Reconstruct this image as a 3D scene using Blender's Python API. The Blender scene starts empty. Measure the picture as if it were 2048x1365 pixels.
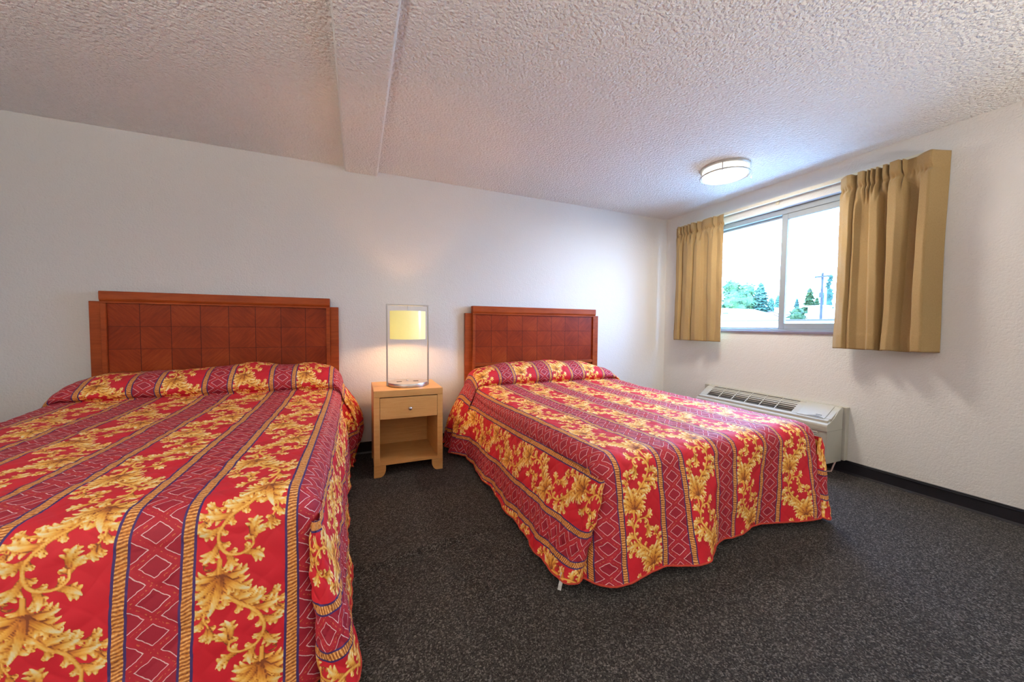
import bpy, bmesh, math, random
import numpy as np
from mathutils import Vector, Matrix

random.seed(7)
rng = np.random.default_rng(11)
SC = bpy.context.scene
COL = SC.collection

# ------------------------------------------------------------------ camera
CAM_LOC = (-3.50556, -3.37110, 1.12577)
F_PX = 721.476
YAW, PITCH, ROLL = math.radians(23.2303), math.radians(-2.38852), math.radians(0.51488)
cy_, sy_, cp_, sp_ = math.cos(YAW), math.sin(YAW), math.cos(PITCH), math.sin(PITCH)
fw = Vector((sy_ * cp_, cy_ * cp_, sp_)); rt = Vector((cy_, -sy_, 0)); up = rt.cross(fw)
r2 = math.cos(ROLL) * rt + math.sin(ROLL) * up
u2 = -math.sin(ROLL) * rt + math.cos(ROLL) * up
cam = bpy.data.cameras.new('camera'); cam.sensor_width = 36; cam.sensor_fit = 'HORIZONTAL'
cam.lens = F_PX / 2048 * 36; cam.clip_start = 0.02; cam.clip_end = 500
cam_o = bpy.data.objects.new('camera', cam); COL.objects.link(cam_o)
m = Matrix.Identity(4)
for i in range(3):
    m[i][0] = r2[i]; m[i][1] = u2[i]; m[i][2] = -fw[i]; m[i][3] = CAM_LOC[i]
cam_o.matrix_world = m
SC.camera = cam_o

# ------------------------------------------------------------------ exposure, world, sun
SC.view_settings.view_transform = 'Standard'
SC.view_settings.look = 'None'
SC.view_settings.exposure = 0.22
SC.view_settings.gamma = 1.0
SC.view_settings.use_curve_mapping = False
SC.cycles.use_denoising = True
SC.cycles.max_bounces = 10
SC.cycles.diffuse_bounces = 6
SC.cycles.glossy_bounces = 4
SC.cycles.transmission_bounces = 6
SC.cycles.transparent_max_bounces = 12
SC.cycles.sample_clamp_indirect = 6.0
SC.cycles.caustics_reflective = False
SC.cycles.caustics_refractive = False

SKY_STRENGTH = 38.0
CEILING_LAMP_W = 25.0
REAR_FILL_W = 2.0
UPLIGHT_FILL_W = 345.0
BED_LAMP_W = 27.0
W = bpy.data.worlds.new('sky'); SC.world = W; W.use_nodes = True
wn = W.node_tree; wn.nodes.clear()
wo = wn.nodes.new('ShaderNodeOutputWorld'); wb = wn.nodes.new('ShaderNodeBackground')
wt = wn.nodes.new('ShaderNodeTexCoord'); ws = wn.nodes.new('ShaderNodeSeparateXYZ'); wr = wn.nodes.new('ShaderNodeValToRGB')
wn.links.new(wt.outputs['Generated'], ws.inputs[0]); wn.links.new(ws.outputs['Z'], wr.inputs[0])
e = wr.color_ramp.elements
e[0].position = 0.0; e[0].color = (0.34, 0.60, 1.0, 1)
e[1].position = 0.9; e[1].color = (0.17, 0.44, 1.0, 1)
wn.links.new(wr.outputs[0], wb.inputs[0]); wb.inputs[1].default_value = SKY_STRENGTH
wn.links.new(wb.outputs[0], wo.inputs[0])

sun = bpy.data.lights.new('sun', 'SUN'); sun.energy = 10.0; sun.angle = 0.01; sun.color = (1, .95, .85)
sun_o = bpy.data.objects.new('sun', sun); COL.objects.link(sun_o)
sun_o.rotation_euler = Vector((0.55, -0.35, -0.75)).to_track_quat('-Z', 'Y').to_euler()

H = 2.44
# two added fill spots, unseen behind the camera, throwing light up to the ceiling
for k, (x_, y_, f_) in enumerate(((-5.3, -4.7, 1.15), (-1.3, -4.8, .55))):
    l_ = bpy.data.lights.new('rear_fill_light', 'SPOT'); l_.energy = UPLIGHT_FILL_W * f_; l_.spot_size = math.radians(165); l_.spot_blend = .6; l_.color = (1, .93, .84); l_.shadow_soft_size = .18
    lo_ = bpy.data.objects.new('rear_fill_light', l_); COL.objects.link(lo_); lo_.location = (x_, y_, 1.0); lo_.rotation_euler = (math.pi, 0, 0)
# window opening in the right-hand wall
WY0, WY1, WZ0, WZ1 = -2.05, -0.55, 1.10, 2.21
portal = bpy.data.lights.new('window_portal', 'AREA'); portal.shape = 'RECTANGLE'
portal.size = WZ1 - WZ0; portal.size_y = WY1 - WY0; portal.cycles.is_portal = True
po = bpy.data.objects.new('window_portal', portal); COL.objects.link(po)
po.location = (0.135, (WY0 + WY1) / 2, (WZ0 + WZ1) / 2)
po.rotation_euler = (0, math.radians(90), 0)      # -Z of the light looks to -X


# ------------------------------------------------------------------ node helpers
class NT:
    def __init__(s, name):
        s.mat = bpy.data.materials.new(name); s.mat.use_nodes = True
        s.t = s.mat.node_tree; s.t.nodes.clear()
        s.out = s.n('ShaderNodeOutputMaterial')
    def n(s, typ, **kw):
        nd = s.t.nodes.new(typ)
        for k, v in kw.items(): setattr(nd, k, v)
        return nd
    def put(s, sock, v):
        if isinstance(v, bpy.types.NodeSocket): s.t.links.new(v, sock)
        elif v is not None:
            if sock.type == 'RGBA' and len(v) == 3: v = (*v, 1)
            sock.default_value = v
    def math(s, op, a, b=None, c=None, clamp=False):
        nd = s.n('ShaderNodeMath', operation=op); nd.use_clamp = clamp
        for i, v in enumerate((a, b, c)):
            if v is not None: s.put(nd.inputs[i], v)
        return nd.outputs[0]
    def mix(s, fac, a, b, blend='MIX'):
        nd = s.n('ShaderNodeMix', data_type='RGBA', blend_type=blend)
        s.put(nd.inputs[0], fac); s.put(nd.inputs[6], a); s.put(nd.inputs[7], b)
        return nd.outputs[2]
    def ramp(s, fac, stops, interp='LINEAR'):
        nd = s.n('ShaderNodeValToRGB'); cr = nd.color_ramp; cr.interpolation = interp
        while len(cr.elements) < len(stops): cr.elements.new(0.5)
        for el, (p, c) in zip(cr.elements, stops):
            el.position = p; el.color = (*c, 1) if len(c) == 3 else c
        s.put(nd.inputs[0], fac); return nd.outputs[0]
    def attr(s, name):
        nd = s.n('ShaderNodeAttribute', attribute_name=name); return nd.outputs['Fac']
    def coords(s, scale=(1, 1, 1), kind='Object'):
        tc = s.n('ShaderNodeTexCoord'); mp = s.n('ShaderNodeMapping')
        s.t.links.new(tc.outputs[kind], mp.inputs[0]); mp.inputs['Scale'].default_value = scale
        return mp.outputs[0]
    def noise(s, vec, scale, detail=2, rough=.5, dist=0):
        nd = s.n('ShaderNodeTexNoise'); s.put(nd.inputs['Vector'], vec)
        nd.inputs['Scale'].default_value = scale; nd.inputs['Detail'].default_value = detail
        nd.inputs['Roughness'].default_value = rough; nd.inputs['Distortion'].default_value = dist
        return nd.outputs['Fac']
    def voronoi(s, vec, scale, feature='F1', out='Distance', rnd=1.0):
        nd = s.n('ShaderNodeTexVoronoi', feature=feature); s.put(nd.inputs['Vector'], vec)
        nd.inputs['Scale'].default_value = scale; nd.inputs['Randomness'].default_value = rnd
        return nd.outputs[out]
    def bump(s, h, strength=.5, dist=.002, normal=None):
        nd = s.n('ShaderNodeBump'); s.put(nd.inputs['Height'], h)
        nd.inputs['Strength'].default_value = strength; nd.inputs['Distance'].default_value = dist
        if normal is not None: s.put(nd.inputs['Normal'], normal)
        return nd.outputs[0]
    def bsdf(s, color, rough=.5, metal=0, spec=.5, normal=None, sheen=0, link=True, **kw):
        nd = s.n('ShaderNodeBsdfPrincipled')
        s.put(nd.inputs['Base Color'], color); s.put(nd.inputs['Roughness'], rough)
        nd.inputs['Metallic'].default_value = metal; nd.inputs['Specular IOR Level'].default_value = spec
        if sheen: nd.inputs['Sheen Weight'].default_value = sheen; nd.inputs['Sheen Roughness'].default_value = .4
        if normal is not None: s.put(nd.inputs['Normal'], normal)
        for k, v in kw.items(): s.put(nd.inputs[k], v)
        if link: s.t.links.new(nd.outputs[0], s.out.inputs[0])
        return nd.outputs[0]
    def surf(s, sh): s.t.links.new(sh, s.out.inputs[0])


def plain(name, color, rough=.5, metal=0, spec=.5, var=.06, scale=30):
    t = NT(name); v = t.coords()
    n = t.noise(v, scale, 3)
    c = t.mix(t.math('MULTIPLY', n, 1.0), tuple(x * (1 - var) for x in color), tuple(min(1, x * (1 + var)) for x in color))
    t.bsdf(c, rough, metal, spec)
    return t.mat


# ------------------------------------------------------------------ mesh helpers
def box(bm, x0, x1, y0, y1, z0, z1):
    v = [bm.verts.new(p) for p in ((x0, y0, z0), (x1, y0, z0), (x1, y1, z0), (x0, y1, z0),
                                   (x0, y0, z1), (x1, y0, z1), (x1, y1, z1), (x0, y1, z1))]
    for f in ((3, 2, 1, 0), (4, 5, 6, 7), (0, 1, 5, 4), (1, 2, 6, 5), (2, 3, 7, 6), (3, 0, 4, 7)):
        bm.faces.new([v[i] for i in f])
    return v

def boxes(*bs):
    bm = bmesh.new()
    for b in bs: box(bm, *b)
    return bm

def cyl(bm, c, r, z0, z1, seg=32, r1=None, axis='z'):
    r1 = r if r1 is None else r1
    a = [2 * math.pi * i / seg for i in range(seg)]
    def P(t, rr, h):
        x, y = rr * math.cos(t), rr * math.sin(t)
        if axis == 'z': return (c[0] + x, c[1] + y, h)
        if axis == 'y': return (c[0] + x, h, c[1] + y)
        return (h, c[0] + x, c[1] + y)
    A = [bm.verts.new(P(t, r, z0)) for t in a]; B = [bm.verts.new(P(t, r1, z1)) for t in a]
    for i in range(seg):
        j = (i + 1) % seg; bm.faces.new((A[i], A[j], B[j], B[i]))
    bm.faces.new(A[::-1]); bm.faces.new(B)

def lathe(bm, prof, c=(0, 0, 0), seg=48, axis='z'):
    rings = []
    for r, h in prof:
        ring = []
        for i in range(seg):
            t = 2 * math.pi * i / seg; x, y = r * math.cos(t), r * math.sin(t)
            p = (c[0] + x, c[1] + y, c[2] + h) if axis == 'z' else (c[0] + x, c[1] + h, c[2] + y)
            ring.append(bm.verts.new(p))
        rings.append(ring)
    for A, B in zip(rings, rings[1:]):
        for i in range(seg):
            j = (i + 1) % seg; bm.faces.new((A[i], A[j], B[j], B[i]))
    bm.faces.new(rings[0][::-1]); bm.faces.new(rings[-1])

def tube(bm, pts, r, seg=8, closed=False):
    pts = [Vector(p) for p in pts]; n = len(pts); rings = []
    prev = None
    for i, p in enumerate(pts):
        a = pts[(i - 1) % n] if (i or closed) else p
        b = pts[(i + 1) % n] if (i < n - 1 or closed) else p
        t = (b - a).normalized()
        ref = prev if prev is not None else (Vector((0, 0, 1)) if abs(t.z) < .9 else Vector((1, 0, 0)))
        x = (ref - t * ref.dot(t))
        if x.length < 1e-6: x = Vector((1, 0, 0)) - t * t.x
        x.normalize(); prev = x; y = t.cross(x)
        rr = r(i / max(1, n - 1)) if callable(r) else r
        rings.append([bm.verts.new(p + rr * (math.cos(2 * math.pi * k / seg) * x + math.sin(2 * math.pi * k / seg) * y)) for k in range(seg)])
    m_ = n if closed else n - 1
    for i in range(m_):
        A, B = rings[i], rings[(i + 1) % n]
        for k in range(seg):
            l = (k + 1) % seg; bm.faces.new((A[k], A[l], B[l], B[k]))
    if not closed:
        bm.faces.new(rings[0][::-1]); bm.faces.new(rings[-1])

def prism(bm, poly, h0, h1, axis='y'):
    """poly: list of 2-D points; extruded along axis."""
    def P(a, b, h):
        return {'y': (a, h, b), 'x': (h, a, b), 'z': (a, b, h)}[axis]
    A = [bm.verts.new(P(a, b, h0)) for a, b in poly]; B = [bm.verts.new(P(a, b, h1)) for a, b in poly]
    n = len(poly)
    for i in range(n):
        j = (i + 1) % n; bm.faces.new((A[i], A[j], B[j], B[i]))
    bm.faces.new(A[::-1]); bm.faces.new(B)

def obj(name, bm, mat, parent=None, bevel=0, smooth=False, kind=None, seg=2):
    if bevel:
        bmesh.ops.bevel(bm, geom=[e for e in bm.edges if e.calc_length() > bevel * 2.2], offset=bevel, segments=seg, affect='EDGES', profile=.5, clamp_overlap=True)
    bmesh.ops.recalc_face_normals(bm, faces=bm.faces)
    me = bpy.data.meshes.new(name); bm.to_mesh(me); bm.free()
    if smooth:
        for p in me.polygons: p.use_smooth = True
        if smooth != 'full':
            me.set_sharp_from_angle(angle=math.radians(38))
    me.materials.append(mat)
    o = bpy.data.objects.new(name, me); COL.objects.link(o)
    if parent: o.parent = parent
    if kind: o['kind'] = kind
    return o

def tag(o, label, cat, group=None, kind=None):
    o['label'] = label; o['category'] = cat
    if group: o['group'] = group
    if kind: o['kind'] = kind
    return o

def thing(name, label, cat, loc=(0, 0, 0), group=None):
    o = bpy.data.objects.new(name, None); COL.objects.link(o); o.location = loc
    o.empty_display_size = .05
    return tag(o, label, cat, group)


# ------------------------------------------------------------------ materials
def mat_wall():
    t = NT('orange_peel_wall_paint'); v = t.coords()
    n1 = t.noise(v, 85, 3, .55); n2 = t.noise(v, 26, 2, .5)
    h = t.math('ADD', t.math('MULTIPLY', t.math('SMOOTH_MIN', n1, .56, .1), 1.0), t.math('MULTIPLY', n2, .5))
    big = t.noise(v, 1.3, 3)
    c = t.mix(big, (.69, .68, .655), (.73, .72, .70))
    t.bsdf(c, .55, 0, .35, t.bump(h, .55, .006)); return t.mat

def mat_ceiling():
    t = NT('popcorn_ceiling_paint'); v = t.coords()
    n1 = t.noise(v, 72, 3, .6, .4); vo = t.voronoi(v, 62)
    h = t.math('SUBTRACT', n1, t.math('MULTIPLY', vo, .55))
    c = t.mix(n1, (.84, .84, .82), (.93, .93, .915))
    t.bsdf(c, .6, 0, .2, t.bump(h, 1.0, .016)); return t.mat

def mat_carpet():
    t = NT('loop_pile_carpet'); v = t.coords()
    vo = t.voronoi(v, 210, 'F1', 'Distance', .8); vc = t.voronoi(v, 210, 'F1', 'Color', .8)
    sp = t.n('ShaderNodeSeparateColor'); t.put(sp.inputs[0], vc)
    fine = t.noise(v, 420, 2)
    big = t.noise(v, 2.2, 4)
    c = t.ramp(t.math('ADD', t.math('MULTIPLY', sp.outputs[0], .8), t.math('MULTIPLY', fine, .3)),
               [(.1, (.010, .009, .009)), (.4, (.032, .028, .026)), (.75, (.078, .069, .063)), (1, (.23, .21, .195))])
    c = t.mix(t.math('MULTIPLY', big, .35), c, (.03, .027, .025))
    h = t.math('SUBTRACT', 1.0, t.math('MULTIPLY', vo, 1.0))
    t.bsdf(c, .9, 0, .12, t.bump(t.math('ADD', h, t.math('MULTIPLY', fine, .4)), .9, .006), sheen=.04); return t.mat

def mat_cherry(tiles=False):
    t = NT('cherry_veneer' + ('_tiled' if tiles else '')); tc = t.n('ShaderNodeTexCoord')
    sx = t.n('ShaderNodeSeparateXYZ'); t.t.links.new(tc.outputs['Object'], sx.inputs[0])
    X, Y, Z = sx.outputs
    def comb(a, b, c):
        nd = t.n('ShaderNodeCombineXYZ')
        for i, q in enumerate((a, b, c)): t.put(nd.inputs[i], q)
        return nd.outputs[0]
    if tiles:   # every square of veneer is cut on the diagonal, mirrored from its neighbour
        tx = t.math('FLOOR', t.math('DIVIDE', X, TILE_W)); tz = t.math('FLOOR', t.math('DIVIDE', Z, TILE_H))
        par = t.math('PINGPONG', t.math('ADD', tx, tz), 1.0)
        sg = t.math('SUBTRACT', t.math('MULTIPLY', par, 2.0), 1.0)
        d1 = t.math('ADD', X, t.math('MULTIPLY', sg, Z)); d2 = t.math('SUBTRACT', X, t.math('MULTIPLY', sg, Z))
        vec = comb(t.math('MULTIPLY', d1, 7), par, t.math('MULTIPLY', d2, 60))
        fx = t.math('ABSOLUTE', t.math('SUBTRACT', t.math('FRACT', t.math('DIVIDE', X, TILE_W)), .5))
        fz = t.math('ABSOLUTE', t.math('SUBTRACT', t.math('FRACT', t.math('DIVIDE', Z, TILE_H)), .5))
        gr = t.math('MAXIMUM', t.math('GREATER_THAN', fx, .5 - .0016 / TILE_W), t.math('GREATER_THAN', fz, .5 - .0011 / TILE_H))
        wn_ = t.n('ShaderNodeTexWhiteNoise', noise_dimensions='2D'); t.put(wn_.inputs['Vector'], comb(tx, tz, 0))
        tint = wn_.outputs['Value']
    else:
        vec = comb(t.math('MULTIPLY', X, 5), t.math('MULTIPLY', Y, 40), t.math('MULTIPLY', Z, 45)); gr = None; tint = .5
    g = t.noise(vec, 1.0, 5, .6, .5); sp = t.noise(tc.outputs['Object'], 330, 2); cl = t.noise(tc.outputs['Object'], 5, 2)
    f = t.math('ADD', t.math('MULTIPLY', g, .40 if tiles else .55), t.math('MULTIPLY', sp, .30 if tiles else .25))
    f = t.math('ADD', f, t.math('MULTIPLY', t.math('SUBTRACT', cl, .5), .35))
    if tiles: f = t.math('ADD', f, t.math('MULTIPLY', t.math('SUBTRACT', tint, .5), .10))
    if tiles: c = t.ramp(f, [(.15, (.14, .013, .0015)), (.38, (.25, .030, .0035)), (.62, (.38, .064, .009))])
    else: c = t.ramp(f, [(.22, (.20, .030, .006)), (.45, (.34, .062, .011)), (.7, (.46, .10, .020))])
    nrm = None
    if gr is not None:
        c = t.mix(gr, c, (.05, .006, .002)); nrm = t.bump(t.math('SUBTRACT', 1.0, gr), .6, .002)
    t.bsdf(c, .45, 0, .18, nrm); return t.mat

def mat_maple():
    t = NT('maple_laminate'); v = t.coords((6, 6, 60)); g = t.noise(v, 1.0, 5, .6, .6); sp = t.noise(t.coords(), 260, 2)
    v2 = t.coords((3, 55, 6)); g2 = t.noise(v2, 1.0, 4)
    f = t.math('ADD', t.math('MULTIPLY', g, .5), t.math('ADD', t.math('MULTIPLY', sp, .2), t.math('MULTIPLY', g2, .3)))
    c = t.ramp(f, [(.25, (.46, .22, .06)), (.5, (.57, .295, .095)), (.75, (.66, .38, .15))])
    t.bsdf(c, .42, 0, .4); return t.mat

def mat_curtain():
    t = NT('gold_tan_woven_cloth'); v = t.coords((1, 1, .25))
    n = t.noise(v, 420, 2, .6); n2 = t.noise(t.coords(), 6, 3)
    c = t.mix(n, (.29, .188, .078), (.50, .345, .158))
    c = t.mix(t.math('MULTIPLY', n2, .4), c, (.35, .23, .095))
    d = t.bsdf(c, .8, 0, .25, t.bump(n, .3, .0015), sheen=.2, link=False)
    tr = t.n('ShaderNodeBsdfTranslucent'); t.put(tr.inputs[0], c)
    mx = t.n('ShaderNodeMixShader'); mx.inputs[0].default_value = .10
    t.t.links.new(d, mx.inputs[1]); t.t.links.new(tr.outputs[0], mx.inputs[2]); t.surf(mx.outputs[0]); return t.mat

def mat_metal(name, col, rough):
    t = NT(name); v = t.coords((4, 4, 300)); n = t.noise(v, 1, 2)
    t.bsdf(t.mix(n, tuple(x * .85 for x in col), col), rough, 1.0, .5); return t.mat

def mat_emit(name, col, strength):
    t = NT(name); em = t.n('ShaderNodeEmission'); t.put(em.inputs[0], col); em.inputs[1].default_value = strength
    t.surf(em.outputs[0]); return t.mat

def mat_glass(name, tint, alpha_mix):
    t = NT(name); tr = t.n('ShaderNodeBsdfTransparent'); t.put(tr.inputs[0], tint)
    gl = t.n('ShaderNodeBsdfGlossy'); gl.inputs['Roughness'].default_value = .02
    mx = t.n('ShaderNodeMixShader'); mx.inputs[0].default_value = alpha_mix
    t.t.links.new(tr.outputs[0], mx.inputs[1]); t.t.links.new(gl.outputs[0], mx.inputs[2]); t.surf(mx.outputs[0]); return t.mat

TILE_W, TILE_H = 1.339 / 8, .157
M = {}
M['wall'] = mat_wall(); M['ceiling'] = mat_ceiling(); M['carpet'] = mat_carpet()
M['cherry'] = mat_cherry(); M['cherry_tiles'] = mat_cherry(True); M['maple'] = mat_maple(); M['curtain'] = mat_curtain()
M['baseboard'] = plain('black_vinyl_cove_base', (.012, .012, .016), .35, 0, .5, .2)
M['white_vinyl'] = plain('grey_white_window_frame', (.27, .30, .32), .45, 0, .3, .03)
M['sill'] = plain('grey_purple_sill_shade', (.20, .17, .22), .5)  # dark tone stands in for the shadow line under the window
M['cream_track'] = plain('cream_enamel', (.72, .66, .50), .35)
M['beige_plastic'] = plain('almond_plastic', (.43, .42, .365), .42, 0, .45, .03)
M['beige_sleeve'] = plain('almond_painted_steel', (.44, .42, .365), .5, 0, .4, .04)
M['grille_dark'] = plain('dark_louvre_cavity', (.012, .012, .011), .7)
M['louvre'] = plain('grey_beige_louvre_plastic', (.15, .145, .125), .5)
M['badge'] = plain('dark_badge_print', (.03, .04, .05), .4)
M['steel'] = mat_metal('brushed_nickel', (.62, .58, .56), .32)
M['nickel_frame'] = mat_metal('satin_nickel_bar', (.48, .46, .46), .4)
M['black_plastic'] = plain('black_plastic', (.015, .015, .015), .4)
M['mattress'] = plain('mattress_ticking', (.55, .52, .48), .8)
M['box_spring'] = plain('dark_box_spring_cloth', (.03, .028, .028), .9)
M['steel_leg'] = plain('black_bed_rail_steel', (.02, .02, .02), .4, .5)
M['tag'] = plain('white_tag_cloth', (.8, .8, .78), .8)
M['piping'] = plain('red_orange_piping', (.45, .05, .03), .7, 0, .3, .3, 60)
M['cord'] = plain('pinkish_grey_cord', (.42, .30, .28), .5)
M['glass'] = mat_glass('window_glass', (.97, .99, 1), .03)
M['glass_screen'] = mat_glass('screened_window_glass', (.97, .99, 1), .03)
M['diffuser'] = mat_emit('lit_ceiling_diffuser', (1.0, .97, .92), 1.8)
M['diffuser_fill'] = mat_emit('added_fill_diffuser', (1.0, .94, .86), 3.5)  # glow of the added fixture behind the camera
M['pale_metal'] = plain('white_enamel_ring', (.45, .45, .42), .35, .2)
M['clear_bead'] = plain('clear_acrylic_bead', (.75, .78, .78), .1)

def mat_screen():
    t = NT('insect_screen_mesh'); tr = t.n('ShaderNodeBsdfTransparent'); df = t.n('ShaderNodeBsdfDiffuse')
    t.put(tr.inputs[0], (.80, .82, .84)); t.put(df.inputs[0], (.12, .13, .14)); mx = t.n('ShaderNodeMixShader'); mx.inputs[0].default_value = .08
    t.t.links.new(tr.outputs[0], mx.inputs[1]); t.t.links.new(df.outputs[0], mx.inputs[2]); t.surf(mx.outputs[0]); return t.mat
M['screen'] = mat_screen()

def mat_shade():
    t = NT('parchment_lamp_shade'); n = t.noise(t.coords(), 200, 2)
    c = t.mix(n, (.80, .82, .54), (.86, .88, .62))
    d = t.n('ShaderNodeBsdfDiffuse'); t.put(d.inputs[0], c); tr = t.n('ShaderNodeBsdfTranslucent'); t.put(tr.inputs[0], c)
    gl = t.n('ShaderNodeBsdfGlossy'); gl.inputs['Roughness'].default_value = .18
    mx = t.n('ShaderNodeMixShader'); mx.inputs[0].default_value = .26
    t.t.links.new(d.outputs[0], mx.inputs[1]); t.t.links.new(tr.outputs[0], mx.inputs[2])
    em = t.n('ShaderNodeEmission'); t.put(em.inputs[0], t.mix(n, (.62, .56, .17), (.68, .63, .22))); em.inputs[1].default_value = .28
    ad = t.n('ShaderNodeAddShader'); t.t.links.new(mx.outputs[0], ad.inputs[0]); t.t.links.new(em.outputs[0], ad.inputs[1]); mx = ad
    m2 = t.n('ShaderNodeMixShader'); m2.inputs[0].default_value = .05
    t.t.links.new(mx.outputs[0], m2.inputs[1]); t.t.links.new(gl.outputs[0], m2.inputs[2]); t.surf(m2.outputs[0]); return t.mat
M['shade'] = mat_shade()

# ------------------------------------------------------------------ room shell
XL, YF = -6.5, -5.7        # left wall, front wall (behind the camera)
TH = .16
def struct(name, bm, mat, **kw): return obj(name, bm, mat, kind='structure', **kw)

struct('wall_back', boxes((XL, TH, 0, TH, 0, H)), M['wall'])
struct('wall_left', boxes((XL - TH, XL, YF, TH, 0, H)), M['wall'])
struct('wall_front', boxes((XL, TH, YF - TH, YF, 0, H)), M['wall'])
struct('wall_right', boxes((0, TH, YF, WY0, 0, H), (0, TH, WY1, 0, 0, H), (0, TH, WY0, WY1, 0, WZ0), (0, TH, WY0, WY1, WZ1, H)), M['wall'])
struct('ceiling', boxes((XL - TH, TH, YF - TH, TH, H, H + .2)), M['ceiling'])
# shallow plastered beam across the ceiling, its sides a little splayed
bm = bmesh.new(); prism(bm, [(-3.598, H + .01), (-3.585, H - .037), (-3.343, H - .037), (-3.326, H + .01)], YF, 0, 'y')
struct('trim_1', bm, M['ceiling'], bevel=.004)

# carpet: fine grid where it is seen, with the two ridges where it has come loose
def floor_mesh():
    xs = np.concatenate([np.arange(XL, -3.8, .1), np.arange(-3.8, 0.0001, .0125)]); xs[-1] = 0
    ys = np.concatenate([np.arange(YF, -3.2, .1), np.arange(-3.2, .0001, .0125)]); ys[-1] = 0
    X, Y = np.meshgrid(xs, ys, indexing='ij'); Z = np.zeros_like(X)
    for pts, hgt, w in (([(-3.6, -1.58), (-3.45, -1.625), (-3.37, -1.615), (-3.25, -1.583), (-3.07, -1.567), (-2.7, -1.509)], .016, .035),
                        ([(-3.62, -1.90), (-3.434, -1.939), (-3.27, -1.968), (-3.1, -2.0)], .009, .04)):
        pts = np.array(pts); yc = np.interp(X, pts[:, 0], pts[:, 1])
        fade = np.clip((X - pts[0, 0]) / .2, 0, 1) * np.clip((pts[-1, 0] - X) / .35, 0, 1)
        d = (Y - yc)
        Z += hgt * fade * np.where(d > 0, np.exp(-(d / (w * 2.2)) ** 2), np.exp(-(d / (w * .5)) ** 2))
    nx, ny = X.shape
    co = np.stack([X, Y, Z], -1).reshape(-1, 3)
    i = np.arange(nx * ny).reshape(nx, ny)
    f = np.stack([i[:-1, :-1], i[1:, :-1], i[1:, 1:], i[:-1, 1:]], -1).reshape(-1, 4)
    return co, f

def np_mesh(name, co, quads, mat, parent=None, attrs=None, smooth=True):
    me = bpy.data.meshes.new(name)
    me.vertices.add(len(co)); me.vertices.foreach_set('co', np.ascontiguousarray(co, np.float32).ravel())
    q = np.ascontiguousarray(quads, np.int32)
    me.loops.add(q.size); me.loops.foreach_set('vertex_index', q.ravel())
    me.polygons.add(len(q)); me.polygons.foreach_set('loop_start', np.arange(0, q.size, 4, dtype=np.int32))
    me.update(calc_edges=True)
    me.polygons.foreach_set('use_smooth', np.full(len(q), smooth))
    for k, a in (attrs or {}).items():
        at = me.attributes.new(k, 'FLOAT', 'POINT'); at.data.foreach_set('value', np.ascontiguousarray(a, np.float32).ravel())
    me.materials.append(mat); me.validate()
    o = bpy.data.objects.new(name, me); COL.objects.link(o)
    if parent: o.parent = parent
    return o
co, f = floor_mesh()
fl = np_mesh('floor', co, f, M['carpet']); fl['kind'] = 'structure'

# black vinyl cove base along the walls; a thin lip and a toe
def cove(name, seg, axis):
    bm = bmesh.new()
    prof = [(0, 0), (-.014, 0), (-.011, .006), (-.0065, .014), (-.006, .078), (-.009, .082), (-.009, .088), (-.005, .09), (-.006, .096), (0, .100)]
    if axis == 'y':    # along the right wall (x = 0)
        prism(bm, [(a, b) for a, b in prof], seg[0], seg[1], 'y')
    elif axis == 'x':  # along the back wall (y = 0)
        prism(bm, [(a, b) for a, b in prof], seg[0], seg[1], 'x')
    return struct(name, bm, M['baseboard'])
cove('baseboard_right', (YF, -.014), 'y')
cove('baseboard_back', (XL, 0), 'x')

# ------------------------------------------------------------------ window
win = bpy.data.objects.new('window_1', None); COL.objects.link(win); win.location = (0, -1.3, 1.6); win['kind'] = 'structure'
def wpart(name, bm, mat, parent=win, **kw):
    for v in bm.verts:
        v.co -= Vector((0, -1.3, 1.6))
    return obj(name, bm, mat, parent, **kw)
fx0, fx1 = .055, .125
fw_ = .052
wpart('frame', boxes((fx0, fx1, WY0, WY1, WZ1 - fw_, WZ1), (fx0, fx1, WY0, WY1, WZ0, WZ0 + .020), (fx0, fx1, WY0, WY0 + .04, WZ0 + .020, WZ1 - fw_), (fx0, fx1, WY1 - .04, WY1, WZ0 + .020, WZ1 - fw_)), M['white_vinyl'], bevel=.003)
# fixed half (farther from the camera) : thin beads only
wpart('glazing_bead', boxes((.095, .115, -1.30, WY1 - .04, WZ1 - fw_ - .022, WZ1 - fw_), (.095, .115, -1.30, WY1 - .04, WZ0 + .020, WZ0 + .034), (.095, .115, WY1 - .06, WY1 - .04, WZ0 + .034, WZ1 - fw_ - .022)), M['white_vinyl'], bevel=.002)
wpart('pane', boxes((.103, .107, -1.30, WY1 - .05, WZ0 + .03, WZ1 - fw_ - .015)), M['glass'])
# sliding half
sx0, sx1 = .062, .090
sy1 = -1.275
sash = wpart('sliding_sash', boxes((sx0, sx1, sy1 - .05, sy1, WZ0 + .020, WZ1 - fw_), (sx0, sx1, WY0 + .04, WY0 + .09, WZ0 + .020, WZ1 - fw_), (sx0, sx1, WY0 + .09, sy1 - .05, WZ1 - fw_ - .05, WZ1 - fw_), (sx0, sx1, WY0 + .09, sy1 - .05, WZ0 + .020, WZ0 + .072)), M['white_vinyl'], bevel=.003)
wpart('sliding_pane', boxes((.074, .078, WY0 + .085, sy1 - .045, WZ0 + .06, WZ1 - fw_ - .045)), M['glass_screen'])
wpart('insect_screen', boxes((.118, .1185, WY0 + .04, sy1 - .01, WZ0 + .02, WZ1 - fw_)), M['screen'])
wpart('shaded_window_sill', boxes((-.010, .056, WY0 - .01, WY1 + .01, WZ0 - .020, WZ0 + .001)), M['sill'], bevel=.002)  # thin ledge, coloured as the shadow gap below the frame

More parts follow.
